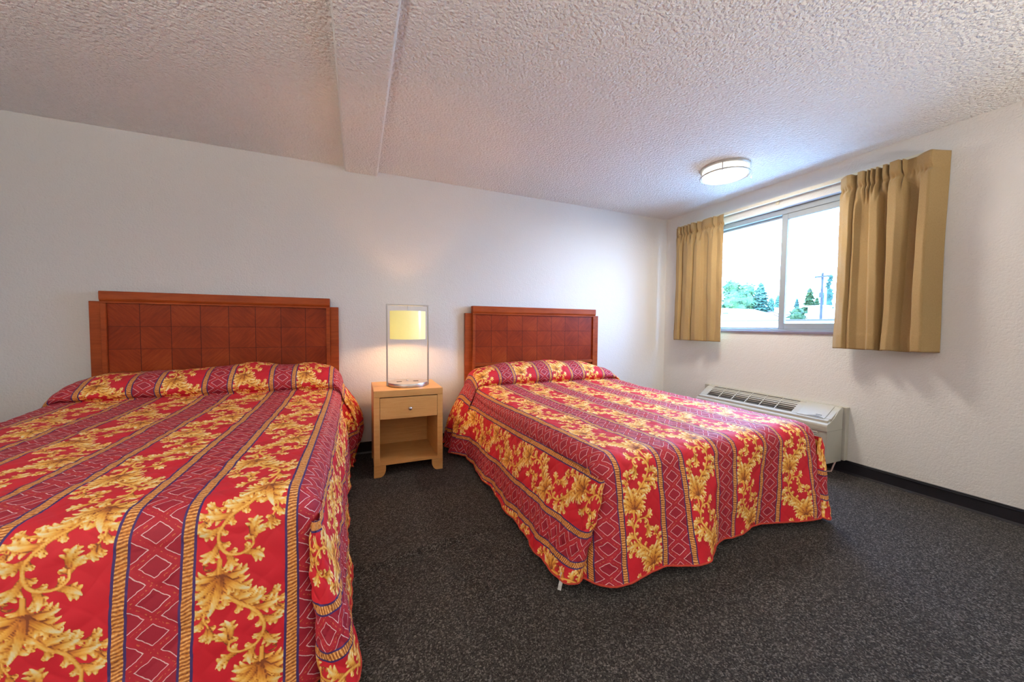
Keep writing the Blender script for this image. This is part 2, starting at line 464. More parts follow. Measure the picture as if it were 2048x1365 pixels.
# ------------------------------------------------------------------ curtains
def curtain(name, label, y0, y1, ztop, zbot, head, body, seed, ret=None):
    """pinch-pleated cloth: its plan section goes from the pleated heading to the loose folds of the drop.
    head / body: (place across 0..1, how far the cloth stands off the wall 0..1)"""
    NS, NZ = 460, 120
    s = np.linspace(0, 1, NS); zz = np.linspace(0, 1, NZ)
    S, Q = np.meshgrid(s, zz, indexing='ij'); Hh = ztop - zbot; drop = Q * Hh
    def sec(P, k):
        P = np.array(P); v = np.interp(s, P[:, 0], P[:, 1]); w = np.hanning(k + 2)[1:-1]; w /= w.sum()
        return np.convolve(np.pad(v, k // 2, 'edge'), w, 'valid')[:NS]
    hd, bd_, bd2 = sec(head, 9), sec(body, 9), sec(body, 17)
    low = np.clip((drop - .45) / .7, 0, 1)
    b_ = bd_[:, None] * (1 - low) + bd2[:, None] * low
    t_ = np.clip((drop - .085) / .17, 0, 1); t_ = t_ * t_ * (3 - 2 * t_)
    pin = np.exp(-((drop - .100) / .020) ** 2)
    dep = hd[:, None] * (1 - t_) + b_ * t_
    dep = dep * (1 - .42 * pin) + .05 * pin * np.sin(S * 150 + seed)
    # creases where the pleats are tacked, and slow waves down the drop
    dep = dep + .07 * np.exp(-((drop - .13) / .03) ** 2) * np.sin(S * 61 + seed * 2)
    dep = dep + .06 * np.sin(6.5 * drop + 11 * S + seed) * np.clip(drop / .3, 0, 1) * (.4 + .6 * S) + .03 * np.sin(17 * drop - 23 * S) * np.clip(drop / .3, 0, 1)
    x = -(.0635 + .072 * np.clip(dep, 0, 1.3))
    mid = .5 * (y0 + y1)
    sh = .012 * np.sin(2.6 * drop + 9 * S + seed) * np.clip(drop / .3, 0, 1)
    y = y0 + (y1 - y0) * S + sh * np.sin(np.pi * S)
    y = mid + (y - mid) * (1 - .025 * np.sin(np.pi * Q) ** 2)
    z = ztop - drop + .006 * (hd[:, None] - .5) * np.clip(1 - drop / .1, 0, 1) + .006 * (dep - .5) * np.clip((drop - Hh + .1) / .1, 0, 1)
    x -= .0022 * np.clip((drop - (Hh - .115)) / .004, 0, 1)
    if ret is not None:     # the outer end turns back to the wall
        w_ = np.clip((S - .935) / .065, 0, 1)
        x = x * (1 - w_) + (-.006) * w_; y = y + ret * w_ * .5
    i = np.arange(NS * NZ).reshape(NS, NZ)
    q = np.stack([i[:-1, :-1], i[1:, :-1], i[1:, 1:], i[:-1, 1:]], -1).reshape(-1, 4)
    org = np.array([-.085, mid, ztop])
    o = np_mesh(name, np.stack([x, y, z], -1).reshape(-1, 3) - org, q, M['curtain']); o.location = org
    so = o.modifiers.new('cloth_thickness', 'SOLIDIFY'); so.thickness = .003; so.offset = 0
    return tag(o, label, 'curtain', None)
curtain('curtain', 'gold tan pinch-pleated curtain at the far side of the window, next to the corner', -.225, -.825, 2.272, .982,
        [(0, .3), (.04, .3), (.07, .8), (.11, .85), (.13, .2), (.16, .8), (.19, .2), (.22, .75), (.26, .2), (.30, .8), (.33, .25), (.38, .9), (.42, .85), (.45, .15), (.50, .75), (.55, .2), (.60, .6), (.66, .75), (.78, .8), (.80, .35), (.83, .9), (.86, .35), (.93, .55), (1, .6)],
        [(0, .3), (.04, .35), (.06, .8), (.14, .95), (.17, .25), (.20, .75), (.32, 1.0), (.41, .85), (.425, .05), (.45, .75), (.54, .9), (.60, .7), (.63, .3), (.70, .2), (.74, .65), (.82, .75), (.88, .35), (.95, .45), (1, .4)], 1.3)
curtain('curtain', 'gold tan pinch-pleated curtain at the near side of the window, larger in the picture', -1.775, -2.30, 2.272, .975,
        [(0, .3), (.04, .55), (.10, .9), (.15, .85), (.17, .25), (.20, .35), (.22, .85), (.28, .9), (.295, .4), (.32, .8), (.335, .3), (.36, .85), (.385, .3), (.42, .85), (.44, .05), (.46, .1), (.48, .8), (.51, .75), (.53, .3), (.55, .85), (.64, 1.0), (.655, .4), (.67, .85), (.69, .3), (.78, .35), (.86, .8), (.92, 1.0), (1, .7)],
        [(0, .45), (.06, .7), (.14, .95), (.165, .5), (.20, .75), (.26, .35), (.35, .25), (.38, .8), (.45, .75), (.48, .02), (.525, .08), (.54, .9), (.62, 1.05), (.69, .8), (.715, .12), (.82, .10), (.84, .85), (.92, 1.05), (1, .6)], 4.1, ret=-.02)
tr = thing('curtain_track', 'cream traverse curtain track on the wall above the window', 'curtain track', (0, -1.27, 2.283))
def tpart(n, b, m_, **kw):
    for v in b.verts: v.co -= Vector((0, -1.27, 2.283))
    return obj(n, b, m_, tr, **kw)
tpart('rail', boxes((-.058, -.044, -2.235, -.235, 2.268, 2.298), (-.044, -.034, -2.235, -.235, 2.292, 2.298), (-.044, -.034, -2.235, -.235, 2.268, 2.274)), M['cream_track'], bevel=.0015)
for yb in (-2.20, -1.27, -.29):
    tpart('bracket', boxes((-.046, 0, yb - .012, yb + .012, 2.2725, 2.2915), (-.006, 0, yb - .014, yb + .014, 2.245, 2.315)), M['cream_track'], bevel=.0015)

# ------------------------------------------------------------------ ceiling light
def ceiling_light(name, label, loc, mat, watts, chain=True):
    t = thing(name, label, 'ceiling light', loc)
    bm = bmesh.new(); lathe(bm, [(.182, 0), (.182, -.012), (.176, -.017), (.1, -.017)]); obj('mounting_pan', bm, M['pale_metal'], t, smooth=True)
    bm = bmesh.new(); lathe(bm, [(.163, -.015), (.163, -.070), (.158, -.078), (.145, -.082), (.02, -.086)]); obj('diffuser', bm, mat, t, smooth=True)
    bm = bmesh.new(); tube(bm, [(.178 * math.cos(a), .178 * math.sin(a), -.068) for a in np.linspace(0, 2 * math.pi, 64, endpoint=False)], .0055, 8, True)
    obj('trim_ring', bm, M['pale_metal'], t, smooth=True)
    for k in range(3):
        a = math.radians(20 + 120 * k - 48)
        bm = bmesh.new(); tube(bm, [(.178 * math.cos(a), .178 * math.sin(a), -.010), (.178 * math.cos(a), .178 * math.sin(a), -.078)], .004, 8)
        obj('strut', bm, M['pale_metal'], t, smooth=True)
    l_ = bpy.data.lights.new('ceiling_light_lamp', 'AREA'); l_.shape = 'DISK'; l_.size = .30; l_.energy = watts; l_.color = (1.0, .91, .78)
    lo_ = bpy.data.objects.new('ceiling_light_lamp', l_); COL.objects.link(lo_); lo_.location = Vector(loc) - Vector((0, 0, .090))
    if chain:
        bm = bmesh.new(); cx_, cy_2 = .135, -.135
        tube(bm, [(cx_, cy_2, -.016), (cx_, cy_2, -.098)], .001, 6)
        for k in range(9): bmesh.ops.create_icosphere(bm, subdivisions=1, radius=.0022, matrix=Matrix.Translation((cx_, cy_2, -.02 - k * .009)))
        lathe(bm, [(.001, -.112), (.006, -.108), (.007, -.102), (.002, -.096)], (cx_, cy_2, 0), 12)
        obj('pull_chain', bm, M['clear_bead'], t, smooth=True)
    return t
ceiling_light('ceiling_light', 'round lit flush ceiling light with two white rings near the window', (-.72, -1.28, H), M['diffuser'], CEILING_LAMP_W)
ceiling_light('ceiling_light', 'added unseen fill light, a round flush ceiling fixture behind the camera', (-4.3, -4.6, H), M['diffuser_fill'], REAR_FILL_W, False)  # added fixture out of view, there only for even fill light

# ------------------------------------------------------------------ leaf pattern of the bedspreads (distance field, drawn once)
PER = .37; TA, TB, PXM = .212, .52, .001
NA, NB = int(TA / PXM), int(TB / PXM)
D_ = np.full((NB, NA), 1.0, np.float32); S_ = np.zeros((NB, NA), np.float32)
def stroke(C_, wd, s0, s1, vein=.33):
    """tapered brush stroke along the polyline C_ with half-widths wd, drawn over what is there"""
    n = len(C_) - 1; mw = wd.max() + .004
    for sh in (-TB, 0, TB):
        lo = C_.min(0) - mw; hi = C_.max(0) + mw
        j0 = max(0, int((lo[0] + TA / 2) / PXM)); j1 = min(NA, int((hi[0] + TA / 2) / PXM) + 1)
        i0 = max(0, int((lo[1] + sh) / PXM)); i1 = min(NB, int((hi[1] + sh) / PXM) + 1)
        if j1 <= j0 or i1 <= i0: continue
        A, B = np.meshgrid((np.arange(j0, j1) + .5) * PXM - TA / 2, (np.arange(i0, i1) + .5) * PXM - sh)
        best = np.full(A.shape, 9.0); bt = np.zeros(A.shape); bl = np.zeros(A.shape)
        for k in range(n):
            a, b = C_[k], C_[k + 1]; d = b - a; L2 = d @ d + 1e-12
            h = np.clip(((A - a[0]) * d[0] + (B - a[1]) * d[1]) / L2, 0, 1)
            px_, py_ = A - a[0] - h * d[0], B - a[1] - h * d[1]
            dist = np.hypot(px_, py_); w = wd[k] + h * (wd[k + 1] - wd[k]); dd = dist - w
            u_ = dd < best
            best = np.where(u_, dd, best); bt = np.where(u_, (k + h) / n, bt)
            bl = np.where(u_, np.sign(d[0] * py_ - d[1] * px_) * dist / np.maximum(w, 1e-4), bl)
        ins = best < .0004
        sh_ = s0 + (s1 - s0) * bt ** 1.2 + .12 * bl - .10 * (np.abs(np.sin(bl * 4.2 + 1.1)) < vein) - .32 * (best > -.0013)
        Sv = S_[i0:i1, j0:j1]; Dv = D_[i0:i1, j0:j1]
        Sv[ins] = sh_[ins]; np.minimum(Dv, best, out=Dv)
def lobe(P0, P1, P2, W_, s0=.12, s1=1.0, tip=.75, head=.55):
    P0, P1, P2 = (np.array(p, float) for p in (P0, P1, P2))
    tt = np.linspace(0, 1, 13)[:, None]
    C_ = (1 - tt) ** 2 * P0 + 2 * tt * (1 - tt) * P1 + tt ** 2 * P2
    stroke(C_, W_ * (tt[:, 0] ** head) * ((1 - tt[:, 0]) ** tip) * 2.0 + .0007, s0, s1)
def spline(P, n):
    P = np.array(P, float); P = np.vstack([2 * P[0] - P[1], P, 2 * P[-1] - P[-2]]); out = []
    for i in range(1, len(P) - 2):
        t = np.linspace(0, 1, n, endpoint=False)[:, None]; a, b, c, d = P[i - 1], P[i], P[i + 1], P[i + 2]
        out.append(.5 * (2 * b + (c - a) * t + (2 * a - 5 * b + 4 * c - d) * t ** 2 + (3 * b - a - 3 * c + d) * t ** 3))
    out.append(P[-2][None]); return np.vstack(out)
def blade(q, p, an, L, W_, curl, s0=.16):
    """single pointed leaf blade with a hooked tip and two short points behind it"""
    v = lambda a: np.array((math.cos(a), math.sin(a)))
    P1 = p + v(an) * L * .62; P2 = P1 + v(an + curl) * L * .50
    for f_, l_, da in ((.30, .60, .52), (.58, .46, .60)):
        b = (1 - f_) ** 2 * p + 2 * f_ * (1 - f_) * P1 + f_ ** 2 * P2
        sd = 1 if curl > 0 else -1
        for s_, k_ in ((sd, 1.0), (-sd, .7)):
            e = b + v(an + s_ * da + curl * .3) * L * l_ * .62 * k_
            lobe(q(*b), q(*e), q(*(e + v(an + s_ * (da + .9) + curl * .3) * L * l_ * .46 * k_)), W_ * .55, s0 + .06, 1.08, .8, .4)
    lobe(q(*p), q(*P1), q(*P2), W_ * .84, s0, 1.12, .82, .5)
def plume(path, q, L0, L1, W0, left, right, nl, spread=.5, curl=.95, w_stem=(.0060, .0030), end=True):
    """C-scroll plume: overlapping blades sweep off a curling stem, longest on the outside of the curl"""
    S = spline(path, 24); seg = np.hypot(*np.diff(S, axis=0).T); arc = np.concatenate([[0], np.cumsum(seg)]); arc /= arc[-1]
    at_ = lambda t: np.array([np.interp(t, arc, S[:, 0]), np.interp(t, arc, S[:, 1])])
    for k in range(nl):
        t = .04 + .93 * k / (nl - 1); p = at_(t); d = at_(min(1, t + .02)) - at_(max(0, t - .02)); an = math.atan2(d[1], d[0])
        L = L0 + (L1 - L0) * t; w = W0 * (.65 + .35 * L / L0)
        for sd, amt in ((1, left), (-1, right)):
            if amt > 0: blade(q, p, an + sd * spread, L * amt * (1 if k % 2 == 0 else .86), w * amt ** .7, sd * curl)
    C_ = np.array([q(*p) for p in S[::4]]); stroke(C_, np.linspace(w_stem[0], w_stem[1], len(C_)), .50, .70, .5)
    if end: blade(q, S[-1], math.atan2(*(S[-1] - S[-4])[::-1]), L1 * 1.1, W0 * .8, .9 if left > right else -.9)
def cluster(b0, mir):
    q = lambda a, b: np.array((mir * a, b0 + b))
    plume([(.020, .040), (.046, .022), (.074, .030), (.084, .056)], q, .040, .034, .0085, .5, 1.0, 5, .45, .8, (.0038, .0024))
    plume([(-.038, -.020), (-.064, .002), (-.082, .036), (-.070, .066)], q, .042, .036, .0090, 1.0, .5, 5, .45, .8, (.0038, .0024))
    plume([(-.050, -.100), (-.048, -.040), (-.016, .012), (.030, .050), (.054, .096), (.040, .140), (.004, .152), (-.024, .136), (-.022, .112)],
          q, .078, .052, .0118, .50, 1.0, 10, .40, .9)
    o_ = np.array((-.047, -.062))
    for (an, L, w, be) in ((2.75, .066, .0105, .9), (.35, .064, .0105, -.9), (2.2, .084, .0120, .7), (.95, .082, .0120, -.7), (1.62, .098, .0135, .45)):
        blade(q, o_, an, L, w, be, .06)
    lobe(q(.064, .176), q(.078, .184), q(.084, .172), .0020, .1, .35, .3); lobe(q(.084, .172), q(.084, .162), q(.074, .166), .0020, .1, .35, .3)
cluster(.100, 1); cluster(.360, -1)
def sample(arr, a, b):
    fa = np.clip((a + TA / 2) / PXM - .5, 0, NA - 1.001); fb = np.mod(b / PXM - .5, NB)
    i0 = np.floor(fb).astype(int) % NB; i1 = (i0 + 1) % NB; j0 = np.floor(fa).astype(int); j1 = np.minimum(j0 + 1, NA - 1)
    ta = fa - np.floor(fa); tb = fb - np.floor(fb)
    return (arr[i0, j0] * (1 - ta) + arr[i0, j1] * ta) * (1 - tb) + (arr[i1, j0] * (1 - ta) + arr[i1, j1] * ta) * tb

def mat_spread():
    t = NT('printed_quilted_cotton')
    pu, pv, lf, shd = t.attr('pu'), t.attr('pv'), t.attr('leaf'), t.attr('shade')
    cb = t.n('ShaderNodeCombineXYZ'); t.put(cb.inputs[0], pu); t.put(cb.inputs[1], pv); vec = cb.outputs[0]
    w1 = t.math('SUBTRACT', t.noise(vec, 45, 2), .5)
    sh = t.n('ShaderNodeCombineXYZ'); t.put(sh.inputs[0], t.math('ADD', pu, 7.3)); t.put(sh.inputs[1], pv)
    w2 = t.math('SUBTRACT', t.noise(sh.outputs[0], 38, 2), .5)
    a = t.math('SUBTRACT', t.math('MULTIPLY', t.math('FRACT', t.math('ADD', t.math('DIVIDE', pu, PER), .5)), PER), PER / 2)
    aw = t.math('ADD', a, t.math('MULTIPLY', w1, .007)); bw = t.math('ADD', pv, t.math('MULTIPLY', w2, .010))
    ab = t.math('ABSOLUTE', t.math('ADD', a, t.math('MULTIPLY', w1, .002)))
    # lattice of double white lines
    P = t.math('FRACT', t.math('ADD', t.math('DIVIDE', bw, .082), t.math('DIVIDE', aw, .100)))
    Q = t.math('FRACT', t.math('SUBTRACT', t.math('DIVIDE', bw, .082), t.math('DIVIDE', aw, .100)))
    mm = t.math('MAXIMUM', t.math('ABSOLUTE', t.math('SUBTRACT', P, .5)), t.math('ABSOLUTE', t.math('SUBTRACT', Q, .5)))
    line = t.math('LESS_THAN', t.math('ABSOLUTE', t.math('SUBTRACT', mm, .33)), .016)
    band = t.math('GREATER_THAN', mm, .35)
    spots = t.noise(vec, 130, 2)
    ground = t.mix(band, (.34, .006, .024), (.46, .011, .026))
    ground = t.mix(t.math('MULTIPLY', spots, .4), ground, (.26, .005, .022))
    dash = t.math('MULTIPLY', t.math('GREATER_THAN', mm, .475), t.math('GREATER_THAN', spots, .56))
    ground = t.mix(dash, ground, (.55, .14, .05))
    lat = t.mix(line, ground, (.80, .58, .56))
    # twisted rope borders
    tw = t.math('ADD', t.math('MULTIPLY', pv, 640), t.math('ADD', t.math('MULTIPLY', a, 120), t.math('MULTIPLY', w2, 9)))
    rp = t.math('ADD', t.math('MULTIPLY', t.math('SINE', tw), .35), t.math('ADD', .1, t.math('MULTIPLY', t.noise(vec, 160, 2), .8)))
    rope = t.ramp(rp, [(.10, (.18, .045, .012)), (.34, (.52, .16, .022)), (.66, (.72, .27, .04)), (.98, (.92, .62, .28))])
    navy = (.046, .020, .125)
    # floral ground and leaves
    red = t.mix(t.noise(vec, 9, 2), (.50, .004, .014), (.64, .007, .024))
    sd = t.math('ADD', shd, t.math('MULTIPLY', w1, .25))
    gold = t.ramp(sd, [(.0, (.22, .045, .008)), (.22, (.58, .18, .018)), (.46, (.86, .42, .06)), (.66, (.93, .62, .19)), (.92, (.96, .86, .56))])
    flo = t.mix(t.math('LESS_THAN', lf, 0.0), red, gold)
    c = t.mix(t.math('GREATER_THAN', ab, .0500), lat, navy)
    c = t.mix(t.math('GREATER_THAN', ab, .0555), c, rope)
    c = t.mix(t.math('GREATER_THAN', ab, .0775), c, navy)
    c = t.mix(t.math('GREATER_THAN', ab, .0835), c, flo)
    weave = t.noise(vec, 900, 1)
    t.bsdf(c, .74, 0, .55, t.bump(weave, .12, .0008), sheen=.0); return t.mat
M['spread'] = mat_spread()

# ------------------------------------------------------------------ beds
def vnoise(x, y, seed):
    r_ = np.random.default_rng(seed); G = r_.uniform(-1, 1, (64, 64))
    xi, yi = np.floor(x).astype(int), np.floor(y).astype(int); fx, fy = x - xi, y - yi
    fx = fx * fx * (3 - 2 * fx); fy = fy * fy * (3 - 2 * fy)
    g = lambda i, j: G[i % 64, j % 64]
    return (g(xi, yi) * (1 - fx) + g(xi + 1, yi) * fx) * (1 - fy) + (g(xi, yi + 1) * (1 - fx) + g(xi + 1, yi + 1) * fx) * fy

def catmull(P, n):
    P = np.array(P, float); P = np.vstack([2 * P[0] - P[1], P, 2 * P[-1] - P[-2]]); out = []
    for i in range(1, len(P) - 2):
        t = np.linspace(0, 1, n, endpoint=False)[:, None]
        a, b, c, d = P[i - 1], P[i], P[i + 1], P[i + 2]
        out.append(.5 * (2 * b + (c - a) * t + (2 * a - 5 * b + 4 * c - d) * t ** 2 + (3 * b - a - 3 * c + d) * t ** 3))
    out.append(P[-2][None]); return np.vstack(out)

def spread(cx, zt, pill_u, pill_h, foot_u, foot_y, yfoot, flip, u_off, shear, sideL, sideR, hemz, seed, du, label, vis):
    """printed bedspread lying over a bed. u runs across, t from the head to the foot hem."""
    s0, r = .70, .085; s1 = s0 + r * math.pi / 2; XE = s0 + r
    PH = .19
    prof = catmull([(-.075, -.12), (-.085, .06), (-.105, .13), (-.17, .178), (-.25, .188), (-.33, .168), (-.40, .118), (-.428, .068), (-.420, .030), (-.400, .010), (-.405, .002), (-.45, .006), (-.55, .004), (-.75, .002), (-1.0, 0), (yfoot + r, 0)], 40)
    k_tuck = np.argmin(np.abs(np.arange(len(prof)) - 9.6 * 40))
    seg = np.hypot(*np.diff(prof, axis=0).T); arc = np.concatenate([[0], np.cumsum(seg)])
    TF = arc[-1]; t_tuck = arc[k_tuck]
    HANG = zt - r - hemz
    T1 = TF + r * math.pi / 2; TE = T1 + HANG
    EXT = .165; TSIDE = TF + r                                   # the side drop ends in a rolled fold
    ts = np.arange(0, TE + du, du); ts = ts[ts <= TE]; nF = int(np.searchsorted(ts, TF))
    us = np.arange(-s1, s1 + du * .5, du); us = us + (s1 - us[-1]) / 2; us[0], us[-1] = -s1, s1
    nE = [int(sd_.get('fan', 0) / du) for sd_ in (sideL, sideR)]
    us = np.concatenate([-s1 - du * np.arange(nE[0], 0, -1), us, s1 + du * np.arange(1, nE[1] + 1)])
    phw = lambda u: np.interp(u, pill_u, pill_h) / PH

    def topz(u, t):
        y = np.interp(t, arc, prof[:, 0]); h = np.interp(t, arc, prof[:, 1])
        hs = np.where(t < t_tuck, h * phw(u), h)
        w_ = np.clip((t_tuck - t) / .12, 0, 1)
        hs = hs + .016 * w_ * vnoise(u * 5 + 9, t * 5, seed + 3)
        sag = .022 * np.exp(-np.maximum(-y - .42, 0) / .25) * (t >= t_tuck) + .022 * (t < t_tuck)
        return y, zt + hs + sag

    # patch 1: top and foot drop
    U, T = np.meshgrid(us, ts, indexing='ij')
    au = np.abs(U); th = np.clip((au - s0) / r, 0, math.pi / 2); sg = np.sign(U)
    X1 = np.where(au <= s0, U, sg * (s0 + r * np.sin(th))); dz = r * (1 - np.cos(th))
    y, z = topz(U, np.minimum(T, TF))
    tf = np.clip((T - TF) / r, 0, math.pi / 2); hang = np.clip(T - T1, 0, None)
    fr = hang / HANG
    yy = y - r * np.sin(tf)
    k = np.ones(41) / 41
    fsm = np.convolve(np.pad(np.interp(us, foot_u, foot_y), 20, 'edge'), k, 'valid')
    yy = yy + (fsm[:, None] - yfoot) * fr ** .8
    yy = yy + .006 * fr * vnoise(U * 9, T * 3, seed + 8)
    yy = yy + r * (1 - np.cos(th)) * np.clip((T - TF) / r, 0, 1)   # rounded vertical corner
    zz = z - dz * np.clip(1 - (T - TF) / (r * 1.6), 0, 1) - r * (1 - np.cos(tf))
    zend = zz
    zz = zend - hang
    X1 = X1 + .03 * fr * sg * (au > s0) * (th / (math.pi / 2)) + .008 * fr * vnoise(U * 7, T * 2, seed + 1)
    fan = np.clip(au - s1, 0, None) * np.clip(fr * 1.15, 0, 1)       # cloth that opens out round the corner, nothing at the mattress edge
    X1 = X1 + sg * fan * .62; yy = yy + fan * .12
    U = np.where(au > s1, sg * (s1 + fan), U)
    C1 = np.stack([cx + X1, yy, zz], -1); UU = [U]; TT = [T]

    # patches 2, 3: the side drops
    patches = [C1]
    for side, sgn in ((sideL, -1), (sideR, 1)):
        hs_ = np.arange(0, HANG + du * .5, du * side.get('coarse', 1))
        tsd = np.concatenate([ts[:nF], np.arange(ts[nF - 1] + du, TSIDE + EXT, du)])
        Hh, Tt = np.meshgrid(hs_, tsd, indexing='ij')
        fr2 = Hh / hs_[-1]
        y, z = topz(np.full_like(Tt, sgn * s1), np.minimum(Tt, TF))
        y = y - np.clip(Tt - TF, 0, r)
        ze = z - r; hz = hemz + .010 * vnoise(Tt * 4, Tt * 0, seed + 21)
        hz = hz + side.get('head_lift', 0) * np.clip((.30 - Tt) / .1, 0, 1)
        zc = ze - fr2 * (ze - hz)
        yv = -y
        fl = np.interp(yv, side['y'], side['hem'])
        bul = np.interp(yv, side['y'], side['bulge'])
        off = fl * fr2 ** side.get('pow', 1.0) + bul * np.sin(np.pi * np.clip(fr2 * 1.05, 0, 1)) ** 1.2
        off = off + side.get('wave', .012) * fr2 * (np.sin(yv * 13 + seed) + .6 * np.sin(yv * 29 + 2 * seed)) * np.clip((Tt - .1) / .3, 0, 1)
        ph_zone = np.clip((t_tuck + .03 - Tt) / .05, 0, 1)
        off = off + ph_zone * .02 * fr2 * np.sin(Tt * 34 + seed)
        xs_ = XE + off
        # rolled end of the side drop
        ex = np.clip(Tt - TSIDE, 0, None); rc = side.get('roll', .052) * (.18 + .82 * fr2 ** .7)
        sp_ = side.get('roll', .052) / rc
        ang = np.clip(ex / side.get('roll', .052), 0, math.pi * 1.02)
        xs_ = xs_ - rc * (1 - np.cos(ang)); y = y - rc * np.sin(ang) - .02 * fr2 * np.clip((Tt - TF + .25) / .3, 0, 1)
        zc = zc + .02 * np.clip((ang - 1.8) / 1.2, 0, 1) * fr2
        y = y + side.get('end_pull', 0) * fr2 * np.clip((Tt - TF + .45) / .45, 0, 1) ** 2
        zc = zc + side.get('end_lift', 0) * fr2 ** 2 * np.clip((Tt - TF + .15) / .25, 0, 1) ** 2
        patches.append(np.stack([cx + sgn * xs_, y, zc], -1)); UU.append(sgn * (s1 + Hh)); TT.append(Tt)

    # quilting + creases, pushed along the normals
    for i, Cc in enumerate(patches):
        gu = np.gradient(Cc, axis=0); gt = np.gradient(Cc, axis=1); n = np.cross(gu, gt); n /= np.maximum(np.linalg.norm(n, axis=-1, keepdims=True), 1e-9)
        flipn = {0: -1, 1: 1, 2: -1}[i]
        n *= flipn
        u_, t_ = UU[i], TT[i]
        q1 = np.abs(np.sin((u_ + t_ + .01 * np.sin(t_ * 40)) * math.pi / .085)); q2 = np.abs(np.sin((u_ - t_ + .01 * np.sin(u_ * 37)) * math.pi / .085))
        qa = .0026 if i == 0 else .0052
        d = qa * (np.sqrt(q1 * q2) - .6) + .004 * vnoise(u_ * 9, t_ * 9, seed + 31) + .0025 * vnoise(u_ * 22 + t_ * 14, t_ * 12 - u_ * 10, seed + 41)
        patches[i] = Cc + n * d[..., None]
    # join
    n1 = patches[0].shape; idx1 = np.arange(n1[0] * n1[1]).reshape(n1[:2])
    cos = [patches[0].reshape(-1, 3)]; allU = [UU[0].ravel()]; allT = [TT[0].ravel()]; faces = []
    def quads(ix): return np.stack([ix[:-1, :-1], ix[1:, :-1], ix[1:, 1:], ix[:-1, 1:]], -1).reshape(-1, 4)
    q1_ = quads(idx1); keep = np.ones((n1[0] - 1, n1[1] - 1), bool); nT = int(np.searchsorted(ts, T1)) + 1
    keep[:nE[0], :nT] = False
    if nE[1]: keep[-nE[1]:, :nT] = False
    faces.append(q1_[keep.ravel()]); base = len(cos[0])
    for i, col in ((1, nE[0]), (2, -1 - nE[1])):
        p = patches[i]; ix = base + np.arange(p.shape[0] * p.shape[1]).reshape(p.shape[:2]); 
        q = ix.copy(); q[0, :nF] = idx1[col, :nF]
        cos.append(p.reshape(-1, 3)); allU.append(UU[i].ravel()); allT.append(TT[i].ravel()); faces.append(quads(q)); base += p.shape[0] * p.shape[1]
    co = np.vstack(cos); U = np.concatenate(allU); T = np.concatenate(allT); F = np.vstack(faces)
    used = np.zeros(len(co), bool); used[F.ravel()] = True; remap = np.cumsum(used) - 1
    co, U, T, F = co[used], U[used], T[used], remap[F]
    pu = U - u_off + shear * (1 - T / TE)
    pv = (T if not flip else (10 - T))
    a2 = np.mod(pu, PER) - PER / 2
    org = np.array([cx, -1.1, 0])
    o = np_mesh('bedspread', co - org, F, M['spread'], None, {'pu': pu, 'pv': pv, 'leaf': sample(D_, a2, pv), 'shade': sample(S_, a2, pv)})
    o.location = org
    tag(o, label, 'bedspread')
    # corded hem, one length for the foot and one for each side drop
    def hem(line):
        bm = bmesh.new(); tube(bm, [tuple(p) for p in (line - org)[::6]], .0045, 6); obj('hem_piping', bm, M['piping'], o, smooth=True)
    hem(patches[0][:, -1]); hem(patches[1][-1]); hem(patches[2][-1])
    return o, patches

def bed(cx, zt, hb_z, hb_x, label):
    """hb_x: outer edges of the posts and of the raised middle; hb_z: post top, rail top"""
    t = thing('bed', label, 'bed', (cx, -1.1, 0))
    O = Vector((cx, -1.1, 0))
    def part(n, bm, mt, par=t, **kw):
        for v in bm.verts: v.co -= O
        return obj(n, bm, mt, par, **kw)
    part('mattress', boxes((cx - .68, cx + .68, -2.04, -.13, .33, zt - .035)), M['mattress'], bevel=.03, smooth=True)
    part('box_spring', boxes((cx - .67, cx + .67, -2.03, -.13, .15, .328)), M['box_spring'], bevel=.015)
    for sx in (-.60, .60):
        for yy in (-1.92, -.25):
            bm = bmesh.new(); cyl(bm, (cx + sx, yy), .022, 0, .149, 16, .026); part('leg', bm, M['steel_leg'], smooth=True)
    hb = bpy.data.objects.new('headboard', None); COL.objects.link(hb); hb.parent = t; hb.location = (0, 1.1, 0); hb.empty_display_size = .05
    OH = Vector((cx, 0, 0))
    def hp(n, bm, mt, loc=(0, 0, 0), **kw):
        for v in bm.verts: v.co -= OH + Vector(loc)
        o = obj(n, bm, mt, hb, **kw); o.location = loc; return o
    xa, xb, xc, xd = hb_x; zp, zr = hb_z
    hp('side_post', boxes((xa, xb + .001, -.040, -.004, .12, zp)), M['cherry'], bevel=.003)
    hp('side_post', boxes((xc - .001, xd, -.040, -.004, .12, zp)), M['cherry'], bevel=.003)
    bw = .028
    # top rail with rounded nose and a thin lip below
    bm = bmesh.new(); prism(bm, [(-.005, zr), (-.066, zr), (-.070, zr - .006), (-.070, zr - .052), (-.066, zr - .062), (-.060, zr - .068), (-.060, zr - .080), (-.005, zr - .080)], xb, xc, 'x')
    hp('top_rail', bm, M['cherry'], bevel=.0015)
    zi1 = zr - .080; zi0 = zi1 - 3 * TILE_H
    hp('frame_stile', boxes((xb, xb + bw, -.060, -.005, .30, zi1)), M['cherry'], bevel=.003)
    hp('frame_stile', boxes((xc - bw, xc, -.060, -.005, .30, zi1)), M['cherry'], bevel=.003)
    hp('bottom_rail', boxes((xb + bw, xc - bw, -.060, -.005, zi0 - .03, zi0)), M['cherry'], bevel=.003)
    hp('lower_panel', boxes((xb + bw, xc - bw, -.040, -.005, .30, zi0 - .031)), M['cherry'], bevel=.002)
    # veneered inset panel; its own origin sets the grid of squares
    loc = (xb + bw - cx, 0, zi0)
    hp('inset_panel', boxes((xb + bw, xc - bw, -.045, -.005, zi0, zi1)), M['cherry_tiles'], loc)
    return t

